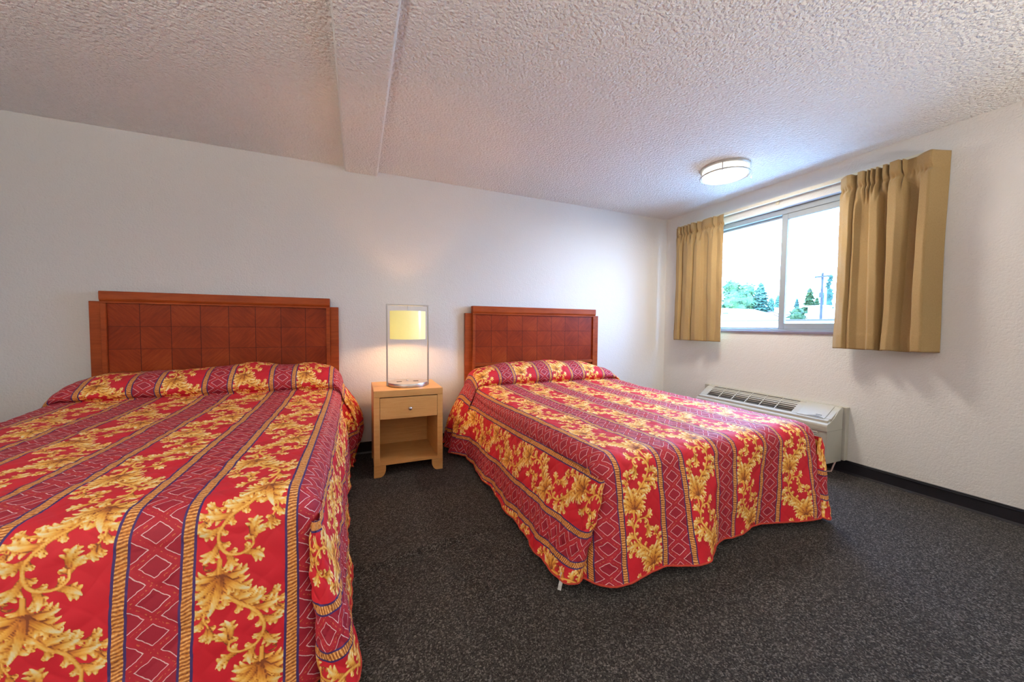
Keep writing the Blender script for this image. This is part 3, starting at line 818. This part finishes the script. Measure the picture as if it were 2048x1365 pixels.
LCX, RCX = -4.40, -1.80
bed(LCX, .625, (1.268, 1.336), (-5.152, -5.088, -3.711, -3.648), 'double bed at the left with a stepped cherry wood headboard of veneer squares')
bed(RCX, .575, (1.245, 1.314), (-2.562, -2.494, -1.084, -1.030), 'double bed near the window with a stepped cherry wood headboard of veneer squares')
_, pl = spread(LCX, .625, [-.95, -.83, -.65, -.37, 0, .3, .55, .70, .835], [0.02, .055, .125, .155, .178, .195, .180, .150, .105],
       [-.85, -.5, -.2, .05, .3, .55, .75, .85], [-2.22, -2.21, -2.22, -2.215, -2.225, -2.235, -2.20, -2.19], -2.17, False, .04, 0.0,
       {'y': [0, .4, 1.2, 2.3], 'hem': [.1, .1, .1, .12], 'bulge': [0, 0, 0, 0], 'coarse': 3},
       {'y': [0, .06, .25, .40, .50, 1.2, 1.9, 2.3], 'hem': [.05, .06, .07, .07, .05, .05, .085, .115], 'bulge': [.09, .10, .11, .09, .02, .01, .0, 0], 'wave': .007, 'roll': .055},
       .045, 5, .0032, 'red bedspread with gold acanthus leaves and rope stripes on the left bed', 'R')
_, pr = spread(RCX, .575, [-.835, -.70, -.5, -.2, .07, .3, .5, .65, .80, .835], [.10, .145, .175, .185, .190, .180, .150, .115, .05, .03],
       [-.85, -.69, -.56, -.44, -.35, -.26, -.16, -.02, .06, .11, .20, .28, .42, .58, .69, .85], [-2.20, -2.215, -2.21, -2.185, -2.215, -2.255, -2.225, -2.140, -2.155, -2.175, -2.14, -2.115, -2.15, -2.20, -2.226, -2.20], -2.165, True, .0, .14,
       {'y': [0, .1, .30, .42, .52, 1.2, 1.6, 1.9, 2.3], 'hem': [.17, .19, .21, .17, .10, .115, .135, .145, .145], 'bulge': [.04, .04, .05, .03, 0, 0, .01, .01, .0], 'wave': .008, 'roll': .050, 'fan': .09, 'end_pull': .10, 'end_lift': .015},
       {'y': [0, .4, 1.2, 2.3], 'hem': [.08, .08, .06, .05], 'bulge': [.03, .03, 0, 0], 'coarse': 3},
       .045, 8, .0034, 'red bedspread with gold acanthus leaves and rope stripes on the bed near the window', 'L')
# cloth care tag peeping out under the near corner
bm = bmesh.new()
for k in range(6):
    a, b = k / 5, (k + 1) / 5
spo = [o for o in COL.objects if o.name.startswith('bedspread')][-1]
pts = [(-2.714, -2.078, .075), (-2.720, -2.082, .050), (-2.729, -2.084, .026), (-2.730, -2.080, .004)]
va = [bm.verts.new(Vector(p) - spo.location) for p in pts]; vb = [bm.verts.new(Vector(p) + Vector((.010, -.012, 0)) - spo.location) for p in pts]
for k in range(3): bm.faces.new((va[k], va[k + 1], vb[k + 1], vb[k]))
ct = obj('care_tag', bm, M['tag'], spo); ct['label'] = 'white cloth care tag'
so = ct.modifiers.new('t', 'SOLIDIFY'); so.thickness = .0008

# ------------------------------------------------------------------ nightstand
NX0, NX1, NYF, NYB, NH = -3.401, -2.896, -.593, -.128, .642
ns = thing('nightstand', 'pale maple nightstand with one drawer and an open shelf between the beds', 'nightstand', (-3.1485, -.36, 0))
def npart(n, bm, mt=M['maple'], par=ns, **kw):
    for v in bm.verts: v.co -= Vector((-3.1485, -.36, 0))
    return obj(n, bm, mt, par, **kw)
npart('top', boxes((NX0, NX1, NYF, NYB, NH - .050, NH)), bevel=.003)
st_ = .042
npart('side_panel', boxes((NX0, NX0 + st_, NYF + .002, NYB, .085, NH - .0505)), bevel=.002)
npart('side_panel', boxes((NX1 - st_, NX1, NYF + .002, NYB, .085, NH - .0505)), bevel=.002)
npart('back_panel', boxes((NX0 + st_, NX1 - st_, NYB - .012, NYB, .09, NH - .0505)))
npart('shelf', boxes((NX0 + st_, NX1 - st_, NYF + .004, NYB - .012, .085, .108)), bevel=.002)
dr = npart('drawer', boxes((NX0 + st_ + .002, NX1 - st_ - .002, NYF + .001, NYF + .021, .428, NH - .056), (NX0 + st_ + .008, NX1 - st_ - .008, NYF + .021, NYB - .02, .436, NH - .07)), bevel=.0015)
bm = bmesh.new(); lathe(bm, [(.005, 0), (.005, -.012), (.009, -.015), (.0125, -.020), (.0125, -.025), (.009, -.029), (.003, -.0305)], (-3.145, NYF + .001, .502), 24, 'y')
npart('knob', bm, M['steel'], dr, smooth=True)
for x0, sgn in ((NX0, 1), (NX1, -1)):       # quarter-round bracket feet
    for yy in (NYF + .002, NYB - .03):
        poly = [(x0, .0845), (x0, 0), (x0 + sgn * .042, 0)]
        for a in np.linspace(0, math.pi / 2, 9): poly.append((x0 + sgn * (.042 + .041 * math.sin(a)), .062 - .062 * math.cos(a)))
        poly.append((x0 + sgn * .083, .0845))
        bm = bmesh.new(); prism(bm, poly, yy, yy + .026, 'y'); npart('foot', bm, bevel=.0015)

# ------------------------------------------------------------------ bedside lamp
LX, LY, LZ = -3.131, -.370, NH
lamp = thing('table_lamp', 'lit table lamp on the nightstand, cream drum shade hung in a nickel frame', 'lamp', (LX, LY, LZ))
bm = bmesh.new(); lathe(bm, [(.1545, .001), (.155, .003), (.155, .026), (.1535, .0285), (.02, .0285)], seg=64); lb = obj('base', bm, M['steel'], lamp, smooth=True)
for dx in (-.068, .062):
    bm = boxes((dx - .020, dx + .020, -.012, .012, .0287, .0305)); obj('power_outlet', bm, M['black_plastic'], lb, bevel=.0006)
bm = bmesh.new(); lathe(bm, [(.008, .0287), (.008, .032), (.006, .036), (.001, .037)], (0, .045, 0), 20); obj('switch', bm, M['steel'], lb, smooth=True)
HF = .648
for sx in (-1, 1):
    obj('frame_post', boxes((sx * .160 - .0055, sx * .160 + .0055, -.010, .010, .003, HF)), M['nickel_frame'], lamp, bevel=.001)
obj('top_bar', boxes((-.1545, .1545, -.010, .010, HF - .011, HF)), M['nickel_frame'], lamp, bevel=.001)
bm = bmesh.new(); tube(bm, [(0, 0, HF - .010), (0, 0, HF - .075)], .0028, 10); obj('hanger_rod', bm, M['nickel_frame'], lamp, smooth=True)
SZ0, SZ1 = .372, .594
bm = bmesh.new(); n = 64
R = [(.138, SZ0), (.138, SZ1), (.1365, SZ1), (.1365, SZ0)]
rings = [[bm.verts.new((rr * math.cos(2 * math.pi * i / n), rr * math.sin(2 * math.pi * i / n), h)) for i in range(n)] for rr, h in R]
for a in range(4):
    A, B = rings[a], rings[(a + 1) % 4]
    for i in range(n): bm.faces.new((A[i], A[(i + 1) % n], B[(i + 1) % n], B[i]))
sh_o = obj('lamp_shade', bm, M['shade'], lamp, smooth=True)
bm = bmesh.new()
for k in range(3):
    a = k * 2 * math.pi / 3; tube(bm, [(0, 0, SZ1 - .02), (.137 * math.cos(a), .137 * math.sin(a), SZ1 - .004)], .0016, 6)
obj('spider', bm, M['nickel_frame'], sh_o)
bm = bmesh.new(); lathe(bm, [(.012, .06), (.016, .05), (.016, 0), (.012, -.005)], (0, 0, SZ1 - .080), 20); obj('socket', bm, M['black_plastic'], sh_o, smooth=True)
bm = bmesh.new(); lathe(bm, [(.012, 0), (.018, -.02), (.029, -.045), (.030, -.06), (.022, -.082), (.004, -.092)], (0, 0, SZ1 - .088), 24)
bulb = obj('bulb', bm, mat_emit('lit_bulb', (1, .72, .36), 14.0), sh_o, smooth=True)
pl_ = bpy.data.lights.new('bulb_light', 'POINT'); pl_.energy = BED_LAMP_W; pl_.color = (1.0, .52, .23); pl_.shadow_soft_size = .035
plo = bpy.data.objects.new('bulb_light', pl_); COL.objects.link(plo); plo.location = (LX, LY, LZ + .435)

# ------------------------------------------------------------------ air conditioner under the window
ac = thing('air_conditioner', 'almond through-wall air conditioner under the window, partly behind the bed', 'air conditioner', (0, -1.25, 0))
def apart(n, bm, mt, par=ac, **kw):
    for v in bm.verts: v.co -= Vector((0, -1.25, 0))
    return obj(n, bm, mt, par, **kw)
AY0, AY1 = -1.842, -.695
apart('wall_sleeve', boxes((-.048, 0, -1.857, -.625, .103, .518)), M['beige_sleeve'], bevel=.003)
# side profile of the cabinet: sloping top, S-curved front edge, plain front
pro = [(-.054, .098), (-.054, .512), (-.075, .5125), (-.095, .508), (-.115, .497), (-.140, .475), (-.170, .447), (-.200, .425), (-.228, .413), (-.252, .407), (-.262, .399), (-.266, .385), (-.266, .36), (-.264, .345), (-.262, .11), (-.255, .100)]
bm = bmesh.new(); prism(bm, pro, AY0, AY1, 'y'); apart('cabinet', bm, M['beige_plastic'], bevel=.004, smooth=True)
# raised top cover, flush with the slope; carries grille and door
def slope(x): return .506 + (x + .075) * (.506 - .428) / (.075 - .215 + .28 - .28 + 0) if False else np.interp(x, [-.25, -.205, -.085, -.06], [.418, .436, .512, .516])
def slab(x0, x1, y0, y1, lift, th):
    bm = bmesh.new(); xs = np.linspace(x0, x1, 7); A = []
    for x in xs:
        z = float(slope(x)) + lift
        A.append([bm.verts.new((x, y0, z)), bm.verts.new((x, y1, z)), bm.verts.new((x, y1, z - th)), bm.verts.new((x, y0, z - th))])
    for p, q in zip(A, A[1:]):
        for k in range(4): bm.faces.new((p[k], p[(k + 1) % 4], q[(k + 1) % 4], q[k]))
    bm.faces.new(A[0]); bm.faces.new(A[-1][::-1]); return bm
cov = bmesh.new()
GY0, GY1, GX0, GX1 = -1.562, -.775, -.208, -.078
DY0, DY1, DX0, DX1 = -1.800, -1.612, -.222, -.082
def add_slab(x0, x1, y0, y1):
    b2 = slab(x0, x1, y0, y1, .003, .03); me = bpy.data.meshes.new('tmp'); b2.to_mesh(me); b2.free(); cov.from_mesh(me); bpy.data.meshes.remove(me)
add_slab(-.240, GX0, AY0 + .012, AY1 - .012); add_slab(GX1, -.056, AY0 + .004, AY1 - .004)
add_slab(GX0, GX1, GY1, AY1 - .006); add_slab(GX0, GX1, AY0 + .006, GY0)
apart('top_cover', cov, M['beige_plastic'], bevel=.002, smooth=True)
gr = apart('discharge_grille', slab(GX0, GX1, GY0, GY1, -.022, .004), M['grille_dark'])
for k in range(7):
    xx = GX0 + .010 + k * (GX1 - GX0 - .02) / 6; z = float(slope(xx)) + .004
    bm = bmesh.new(); prism(bm, [(xx - .0035, z), (xx + .0035, z + .001), (xx + .009, z - .018), (xx + .004, z - .019)], GY0, GY1, 'y'); apart('louvre', bm, M['louvre'], gr)
for k in range(1, 6):
    yy = GY1 + (GY0 - GY1) * k / 6
    b2 = slab(GX0, GX1, yy - .0035, yy + .0035, .0065, .012); apart('grille_rib', b2, M['beige_plastic'], gr)
door = apart('control_door', slab(DX0, DX1, DY0, DY1, .0085, .003), M['beige_plastic'], bevel=.0008)
door['label'] = 'flat control panel door'
# finger scoop at the front edge of the door
poly = []
for a in np.linspace(0, 1, 15): poly.append((DY0 + .004 + a * .115, DX0 + .001 + .020 * math.sin(math.pi * a) ** .8))
bm = bmesh.new(); A = [bm.verts.new((x, y, float(slope(x)) + .0092)) for y, x in poly]
bm.faces.new(A); r_ = bmesh.ops.extrude_face_region(bm, geom=bm.faces[:]); 
for v in [g for g in r_['geom'] if isinstance(g, bmesh.types.BMVert)]: v.co.z -= .002
apart('finger_scoop', bm, M['louvre'], door)
# script badge
cu = bpy.data.curves.new('badge', 'FONT'); cu.body = 'Amana'; cu.size = .016; cu.shear = .35; cu.extrude = .0004; cu.space_character = .9
tmp = bpy.data.objects.new('badge_tmp', cu); COL.objects.link(tmp); dg = bpy.context.evaluated_depsgraph_get()
me = bpy.data.meshes.new_from_object(tmp.evaluated_get(dg)); bpy.data.objects.remove(tmp)
me.materials.append(M['badge']); bo = bpy.data.objects.new('badge', me); COL.objects.link(bo); bo.parent = door
sl = math.atan2(float(slope(-.15) - slope(-.20)), .05)
bx = -.196
xa_ = Vector((0, -1, 0)); ya_ = Vector((math.cos(sl), 0, math.sin(sl))); za_ = xa_.cross(ya_)
mm_ = Matrix.Identity(4)
for i in range(3): mm_[i][0], mm_[i][1], mm_[i][2] = xa_[i], ya_[i], za_[i]
bo.matrix_local = Matrix.Translation(Vector((bx, -1.728 + 1.25, float(slope(bx)) + .0095))) @ mm_
# front intake ribs at the near end
for k in range(14):
    z = .125 + k * .0155
    apart('intake_rib', boxes((-.269, -.261, AY0 + .06, AY1 - .06, z, z + .007)), M['beige_plastic'], bevel=.002)
apart('front_seam', boxes((-.2672, -.262, AY0 - .0006, AY1, .347, .3485), (-.2672, -.056, AY0 - .0008, AY0 + .002, .3475, .349)), M['louvre'])
bm = bmesh.new(); tube(bm, [(-.20, -1.66, .102), (-.24, -1.72, .05), (-.22, -1.78, .018), (-.16, -1.83, .03), (-.12, -1.835, .102)], .006, 8)
apart('power_cord', bm, M['cord'], smooth=True)

# ------------------------------------------------------------------ outside
def mat_leafy(name, a, b):
    t = NT(name); n = t.noise(t.coords(), 1.6, 4, .7)
    c = t.ramp(n, [(.36, a), (.64, b)]); t.bsdf(c, .7, 0, .2); return t.mat
M['leaf_maple'] = mat_leafy('maple_foliage', (.012, .046, .020), (.062, .115, .036))
M['leaf_fir'] = mat_leafy('fir_foliage', (.014, .050, .036), (.048, .10, .065))
M['leaf_bush'] = mat_leafy('bush_foliage', (.018, .048, .014), (.060, .085, .022))
M['bark'] = plain('bark', (.12, .09, .07), .9)
M['stucco'] = plain('white_stucco', (.74, .70, .68), .8)
M['fascia'] = plain('brown_fascia', (.050, .036, .032), .7)
M['roof_white'] = plain('white_roof_sheet', (.78, .76, .76), .7)
M['red_tile'] = plain('red_clay_trim', (.045, .009, .010), .7)
M['pole_wood'] = plain('weathered_pole_wood', (.045, .042, .046), .9)
M['pole_white'] = plain('white_pole_paint', (.75, .76, .78), .5)
M['asphalt'] = plain('pale_concrete', (.52, .48, .42), .9)
GZ = -2.9
struct('ground', boxes((TH + .05, 160, -60, 140, GZ - .2, GZ)), M['asphalt'])
CX, CY, CZ = CAM_LOC
def ray_px(px, py):
    return fw + r2 * ((px - 1024) / F_PX) - u2 * ((py - 682.5) / F_PX)
def at(px, py, X):
    d = ray_px(px, py); k = (X - CX) / d.x; return Vector((X, CY + d.y * k, CZ + d.z * k))

def foliage(bm, cs, n, size, rr):
    """leaf sprays: small bent quads scattered over clumps"""
    for _ in range(n):
        c, r = rr.choice(cs)
        th, ph = rr.uniform(0, 2 * math.pi), math.acos(rr.uniform(-1, 1)); k = r * rr.uniform(.72, 1.05)
        p = c + Vector((math.sin(ph) * math.cos(th), math.sin(ph) * math.sin(th), math.cos(ph))) * k
        a = Vector((rr.gauss(0, 1), rr.gauss(0, 1), rr.gauss(0, 1))).normalized(); b = a.orthogonal().normalized()
        s = size * rr.uniform(.6, 1.4)
        v = [bm.verts.new(p + a * s), bm.verts.new(p + b * s * .6), bm.verts.new(p - a * s), bm.verts.new(p - b * s * .6 + a.cross(b) * s * .3)]
        bm.faces.new(v)

def broadleaf(name, label, base, h, w, mt, seed, n=1500):
    rr = random.Random(seed); t = thing(name, label, 'tree', base)
    cs = []
    for k in range(15):
        a = rr.uniform(0, 6.28); q = rr.uniform(.1, .62) * w * .5; zz = rr.uniform(.30, .86) * h
        q *= math.sqrt(max(.15, 1 - ((zz / h - .52) / .5) ** 2))
        cs.append((Vector((q * math.cos(a), q * math.sin(a), zz)), rr.uniform(.16, .26) * w))
    bm = bmesh.new()
    for c, r in cs: bmesh.ops.create_icosphere(bm, subdivisions=2, radius=r * .82, matrix=Matrix.Translation(c))
    foliage(bm, cs, n, w * .042, rr); obj('crown', bm, mt, t)
    bm = bmesh.new(); tube(bm, [(0, 0, 0), (.03 * w, 0, h * .25), (0, .02 * w, h * .55)], lambda q: w * .03 * (1 - .6 * q), 8); obj('trunk', bm, M['bark'], t, smooth=True)
    return t
def conifer(name, label, base, h, w, seed, slim=1.0, mt=None):
    rr = random.Random(seed); t = thing(name, label, 'tree', base); bm = bmesh.new(); mt = mt or M['leaf_fir']
    nl = 24
    for k in range(nl):
        f_ = k / nl; z = h * (.14 + .84 * f_); R = w * .5 * (1 - f_) ** .8 * rr.uniform(.85, 1.1) + .04 * w
        nb = 15
        for j in range(nb):
            a = 2 * math.pi * (j + rr.uniform(-.3, .3)) / nb; L = R * rr.uniform(.55, 1.15)
            d = Vector((math.cos(a), math.sin(a), 0)); sd = Vector((-d.y, d.x, 0))
            p0 = Vector((0, 0, z + h * .035)); p1 = d * L * .6 + Vector((0, 0, z + h * .005)); p2 = d * L + Vector((0, 0, z - h * .022 * rr.uniform(.2, 1.6)))
            wd = L * .20 + .02 * w
            v = [bm.verts.new(p0), bm.verts.new(p1 + sd * wd), bm.verts.new(p2), bm.verts.new(p1 - sd * wd), bm.verts.new(p1 - Vector((0, 0, h * .03)))]
            bm.faces.new((v[0], v[1], v[4])); bm.faces.new((v[1], v[2], v[4])); bm.faces.new((v[2], v[3], v[4])); bm.faces.new((v[3], v[0], v[4]))
            bm.faces.new((v[0], v[1], v[2], v[3]))
    cyl(bm, (0, 0), w * .03, h * .9, h, 6, .005); obj('boughs', bm, mt, t)
    bm = bmesh.new(); cyl(bm, (0, 0), w * .045, 0, h * .92, 10, w * .01); obj('trunk', bm, M['bark'], t, smooth=True)
    return t
def poplar(name, label, base, h, w, seed):
    rr = random.Random(seed); t = thing(name, label, 'tree', base); cs = []
    for k in range(22):
        f_ = k / 21; q = w * .5 * (math.sin(math.pi * min(1, .12 + .88 * (1 - f_) ** .8)) * .5 + .32) * (1 if f_ < .8 else .6)
        cs.append((Vector((rr.uniform(-.15, .15) * w, rr.uniform(-.15, .15) * w, h * (.12 + .85 * f_))), q))
    bm = bmesh.new()
    for c, r in cs: bmesh.ops.create_icosphere(bm, subdivisions=2, radius=r * .8, matrix=Matrix.Translation(c))
    foliage(bm, cs, 900, w * .07, rr); obj('crown', bm, M['leaf_fir'], t)
    bm = bmesh.new(); cyl(bm, (0, 0), w * .12, 0, h * .5, 10, w * .05); obj('trunk', bm, M['bark'], t, smooth=True)
    return t
def put(px_, py_top, X):
    p = at(px_, py_top, X); return (p.x, p.y, GZ), p.z - GZ
def width(px0, px1, X): return abs(at(px0, 620, X).y - at(px1, 620, X).y)

b_, h_ = put(1470, 553, 44); broadleaf('broadleaf_tree', 'big round leafy tree by the left edge of the window view', b_, h_, width(1432, 1510, 44), M['leaf_maple'], 3, 2600)
b_, h_ = put(1522, 562, 52); conifer('conifer_tree', 'tall pointed conifer standing just right of the round leafy tree', b_, h_,  1.7 * width(1500, 1546, 52), 4)
b_, h_ = put(1543, 593, 66); conifer('conifer_tree', 'low conifer in the middle of the left pane', b_, h_,  1.7 * width(1525, 1562, 66), 5)
b_, h_ = put(1557, 587, 46); conifer('conifer_tree', 'pointed conifer beside the window mullion', b_, h_,  1.7 * width(1542, 1572, 46), 6)
b_, h_ = put(1594, 594, 60); conifer('conifer_tree', 'bluish conifer tip at the left edge of the sliding pane', b_, h_,  1.7 * width(1584, 1606, 60), 7)
b_, h_ = put(1596, 608, 34); broadleaf('bushy_tree', 'yellow-green bushy tree low in the sliding pane', b_, h_, 1.9 * width(1574, 1618, 34), M['leaf_bush'], 8, 1200)
b_, h_ = put(1620, 573, 55); conifer('conifer_tree', 'yellow-green conifer behind the small white building', b_, h_,  1.7 * width(1602, 1640, 55), 9, mt=M['leaf_bush'])
b_, h_ = put(1634, 592, 58); conifer('conifer_tree', 'small conifer left of the utility pole', b_, h_,  1.7 * width(1620, 1650, 58), 10, mt=M['leaf_bush'])
b_, h_ = put(1659, 549, 54); poplar('poplar_tree', 'tall narrow columnar tree right of the utility pole', b_, h_, 1.7 * width(1652, 1670, 54), 11)
b_, h_ = put(1684, 605, 60); broadleaf('bushy_tree', 'pale bushy tree at the right edge of the window view', b_, h_, 1.6 * width(1672, 1700, 60), M['leaf_bush'], 12, 800)

# long white flat-roofed building close by
X0 = 24
p0, p1 = at(1420, 641, X0), at(1760, 637, X0)
bd = thing('commercial_building', 'long low white flat-roofed building across the bottom of the window view', 'building', (X0, p0.y, GZ))
def bpart(n, bm, mt, O, par, **kw):
    for v in bm.verts: v.co -= Vector(O)
    return obj(n, bm, mt, par, **kw)
ya, yb = p1.y - 3, p0.y + 4; zt_ = .5 * (p0.z + p1.z)
bpart('wall', boxes((X0, X0 + 4, ya, yb, GZ, zt_ - .12)), M['stucco'], bd.location, bd)
bpart('fascia', boxes((X0 - .12, X0 + 4.1, ya - .1, yb + .1, zt_ - .12, zt_)), M['fascia'], bd.location, bd, bevel=.02)
# curved mission parapet with red coping on a building behind
X1_ = 37
pa, pb, pc = at(1519, 631, X1_), at(1541, 624, X1_), at(1566, 631, X1_)
mb = thing('mission_building', 'white building with a curved parapet edged in red', 'building', (X1_, pb.y, GZ))
prof_ = []
for a in np.linspace(0, 1, 25):
    yv = pa.y + (pc.y - pa.y) * a; z = pa.z - .05 + (pb.z - pa.z) * math.sin(math.pi * a) ** 2; prof_.append((yv, z))
poly = [(pa.y + 3, GZ), (pa.y + 3, pa.z - .05)] + prof_ + [(pc.y - 1, pc.z - .05), (pc.y - 1, GZ)]
bm = bmesh.new(); prism(bm, poly, X1_, X1_ + 6, 'x'); bpart('wall', bm, M['stucco'], mb.location, mb)
for dz in (.06, -.22):
    bm = bmesh.new(); tube(bm, [(X1_ - .05, y_, z_ + dz) for y_, z_ in [(pa.y + .6, pa.z - .05)] + prof_ + [(pc.y - .9, pc.z - .05)]], .05, 6); bpart('coping', bm, M['red_tile'], mb.location, mb, smooth=True)
q0, q1 = at(1551, 616, X1_ + 2), at(1555, 616, X1_ + 2)
bm = boxes((X1_ + 1.8, X1_ + 2.4, q1.y, q0.y, q0.z - 1.6, q0.z)); bpart('chimney', bm, M['stucco'], mb.location, mb)
# gabled white building at the left
X2 = 30
g0, gp, g1 = at(1430, 627, X2), at(1450, 617, X2), at(1484, 628, X2)
gb = thing('gabled_building', 'white gabled building under the round leafy tree', 'building', (X2, gp.y, GZ))
bm = bmesh.new(); prism(bm, [(g0.y + 2, GZ), (g0.y + 2, g0.z), (g1.y, g1.z), (g1.y, GZ)], X2, X2 + 4, 'x'); bpart('wall', bm, M['stucco'], gb.location, gb)
bm = bmesh.new(); prism(bm, [(g0.y + 2.3, g0.z + .01), (gp.y, gp.z), (g1.y - .3, g1.z + .01)], X2 - .3, X2 + 4.3, 'x'); bpart('roof', bm, M['roof_white'], gb.location, gb)
v0, v1 = at(1450, 626, X2), at(1461, 628, X2)
bpart('gable_vent', boxes((X2 - .34, X2 - .301, v1.y, v0.y, v1.z - .02, v1.z + .12)), M['pole_wood'], gb.location, gb)
# small white building between the trees, and one at the right
X3 = 47
a0, a1 = at(1616, 612, X3), at(1645, 612, X3)
sb = thing('small_building', 'small plain white building below the utility pole', 'building', (X3, a0.y, GZ))
bpart('wall', boxes((X3, X3 + 2, a1.y, a0.y, GZ, a0.z - .15)), M['stucco'], sb.location, sb)
bpart('roof', boxes((X3 - .3, X3 + 2.3, a1.y - .3, a0.y + .3, a0.z - .15, a0.z)), M['roof_white'], sb.location, sb, bevel=.03)
a0, a1 = at(1664, 618, X3), at(1720, 618, X3)
sb = thing('small_building', 'low white building at the right edge of the window view', 'building', (X3, a0.y, GZ))
bpart('wall', boxes((X3, X3 + 2, a1.y, a0.y, GZ, a0.z - .15)), M['stucco'], sb.location, sb)
bpart('roof', boxes((X3 - .3, X3 + 2.3, a1.y - .3, a0.y + .3, a0.z - .15, a0.z)), M['roof_white'], sb.location, sb, bevel=.03)
# utility pole with crossarm, white pole, wires
X4 = 38
tp = at(1645.5, 546, X4)
up_ = thing('utility_pole', 'wooden utility pole with a crossarm, seen through the sliding pane', 'utility pole', (X4, tp.y, GZ))
bm = bmesh.new(); cyl(bm, (X4, tp.y), .13, GZ, tp.z, 12, .09); bpart('pole', bm, M['pole_wood'], up_.location, up_, smooth=True)
c0, c1 = at(1632, 552, X4), at(1663, 548, X4)
bpart('crossarm', boxes((X4 - .24, X4 - .11, c1.y, c0.y, tp.z - .45, tp.z - .30)), M['pole_wood'], up_.location, up_)
for k in range(4):
    yy = c1.y + (c0.y - c1.y) * (.06 + .29 * k)
    bm = bmesh.new(); cyl(bm, (X4 - .175, yy), .05, tp.z - .30, tp.z - .10, 8, .03); bpart('insulator', bm, M['pole_white'], up_.location, up_)
bm = bmesh.new(); cyl(bm, (X4 - .3, tp.y - .06), .14, tp.z - 2.4, tp.z - 1.9, 12); bpart('transformer', bm, M['pole_wood'], up_.location, up_, smooth=True)
wp = at(1651.5, 576, X4)
o = bmesh.new(); cyl(o, (0, 0), .10, 0, wp.z - GZ, 12, .09); o = obj('flag_pole', o, M['pole_white'], smooth=True); o.location = (X4, wp.y, GZ)
tag(o, 'slim white pole beside the utility pole', 'pole')
def wire(pts, r):
    bm = bmesh.new(); tube(bm, pts, r, 5); bpart('wire', bm, M['pole_wood'], up_.location, up_, smooth=True)
for k in range(2):
    yy = c1.y + (c0.y - c1.y) * (.06 + .87 * k)
    a = Vector((X4 - .175, yy, tp.z - .10)); b = Vector((X4 - 6 + 2 * k, yy + 26, tp.z - 1.2)); c = Vector((X4 + 4, yy - 26, tp.z - .6))
    wire([a.lerp(b, q) + Vector((0, 0, -1.0 * 4 * q * (1 - q))) for q in np.linspace(1, 0, 14)] + [a.lerp(c, q) + Vector((0, 0, -1.0 * 4 * q * (1 - q))) for q in np.linspace(0, 1, 14)][1:], .014)
a = Vector((X4 - .12, tp.y, at(1645, 580, X4).z)); b = a + Vector((-5, 24, -.4))
wire([a.lerp(b, q) + Vector((0, 0, -1.6 * q * (1 - q))) for q in np.linspace(0, 1, 16)], .03)
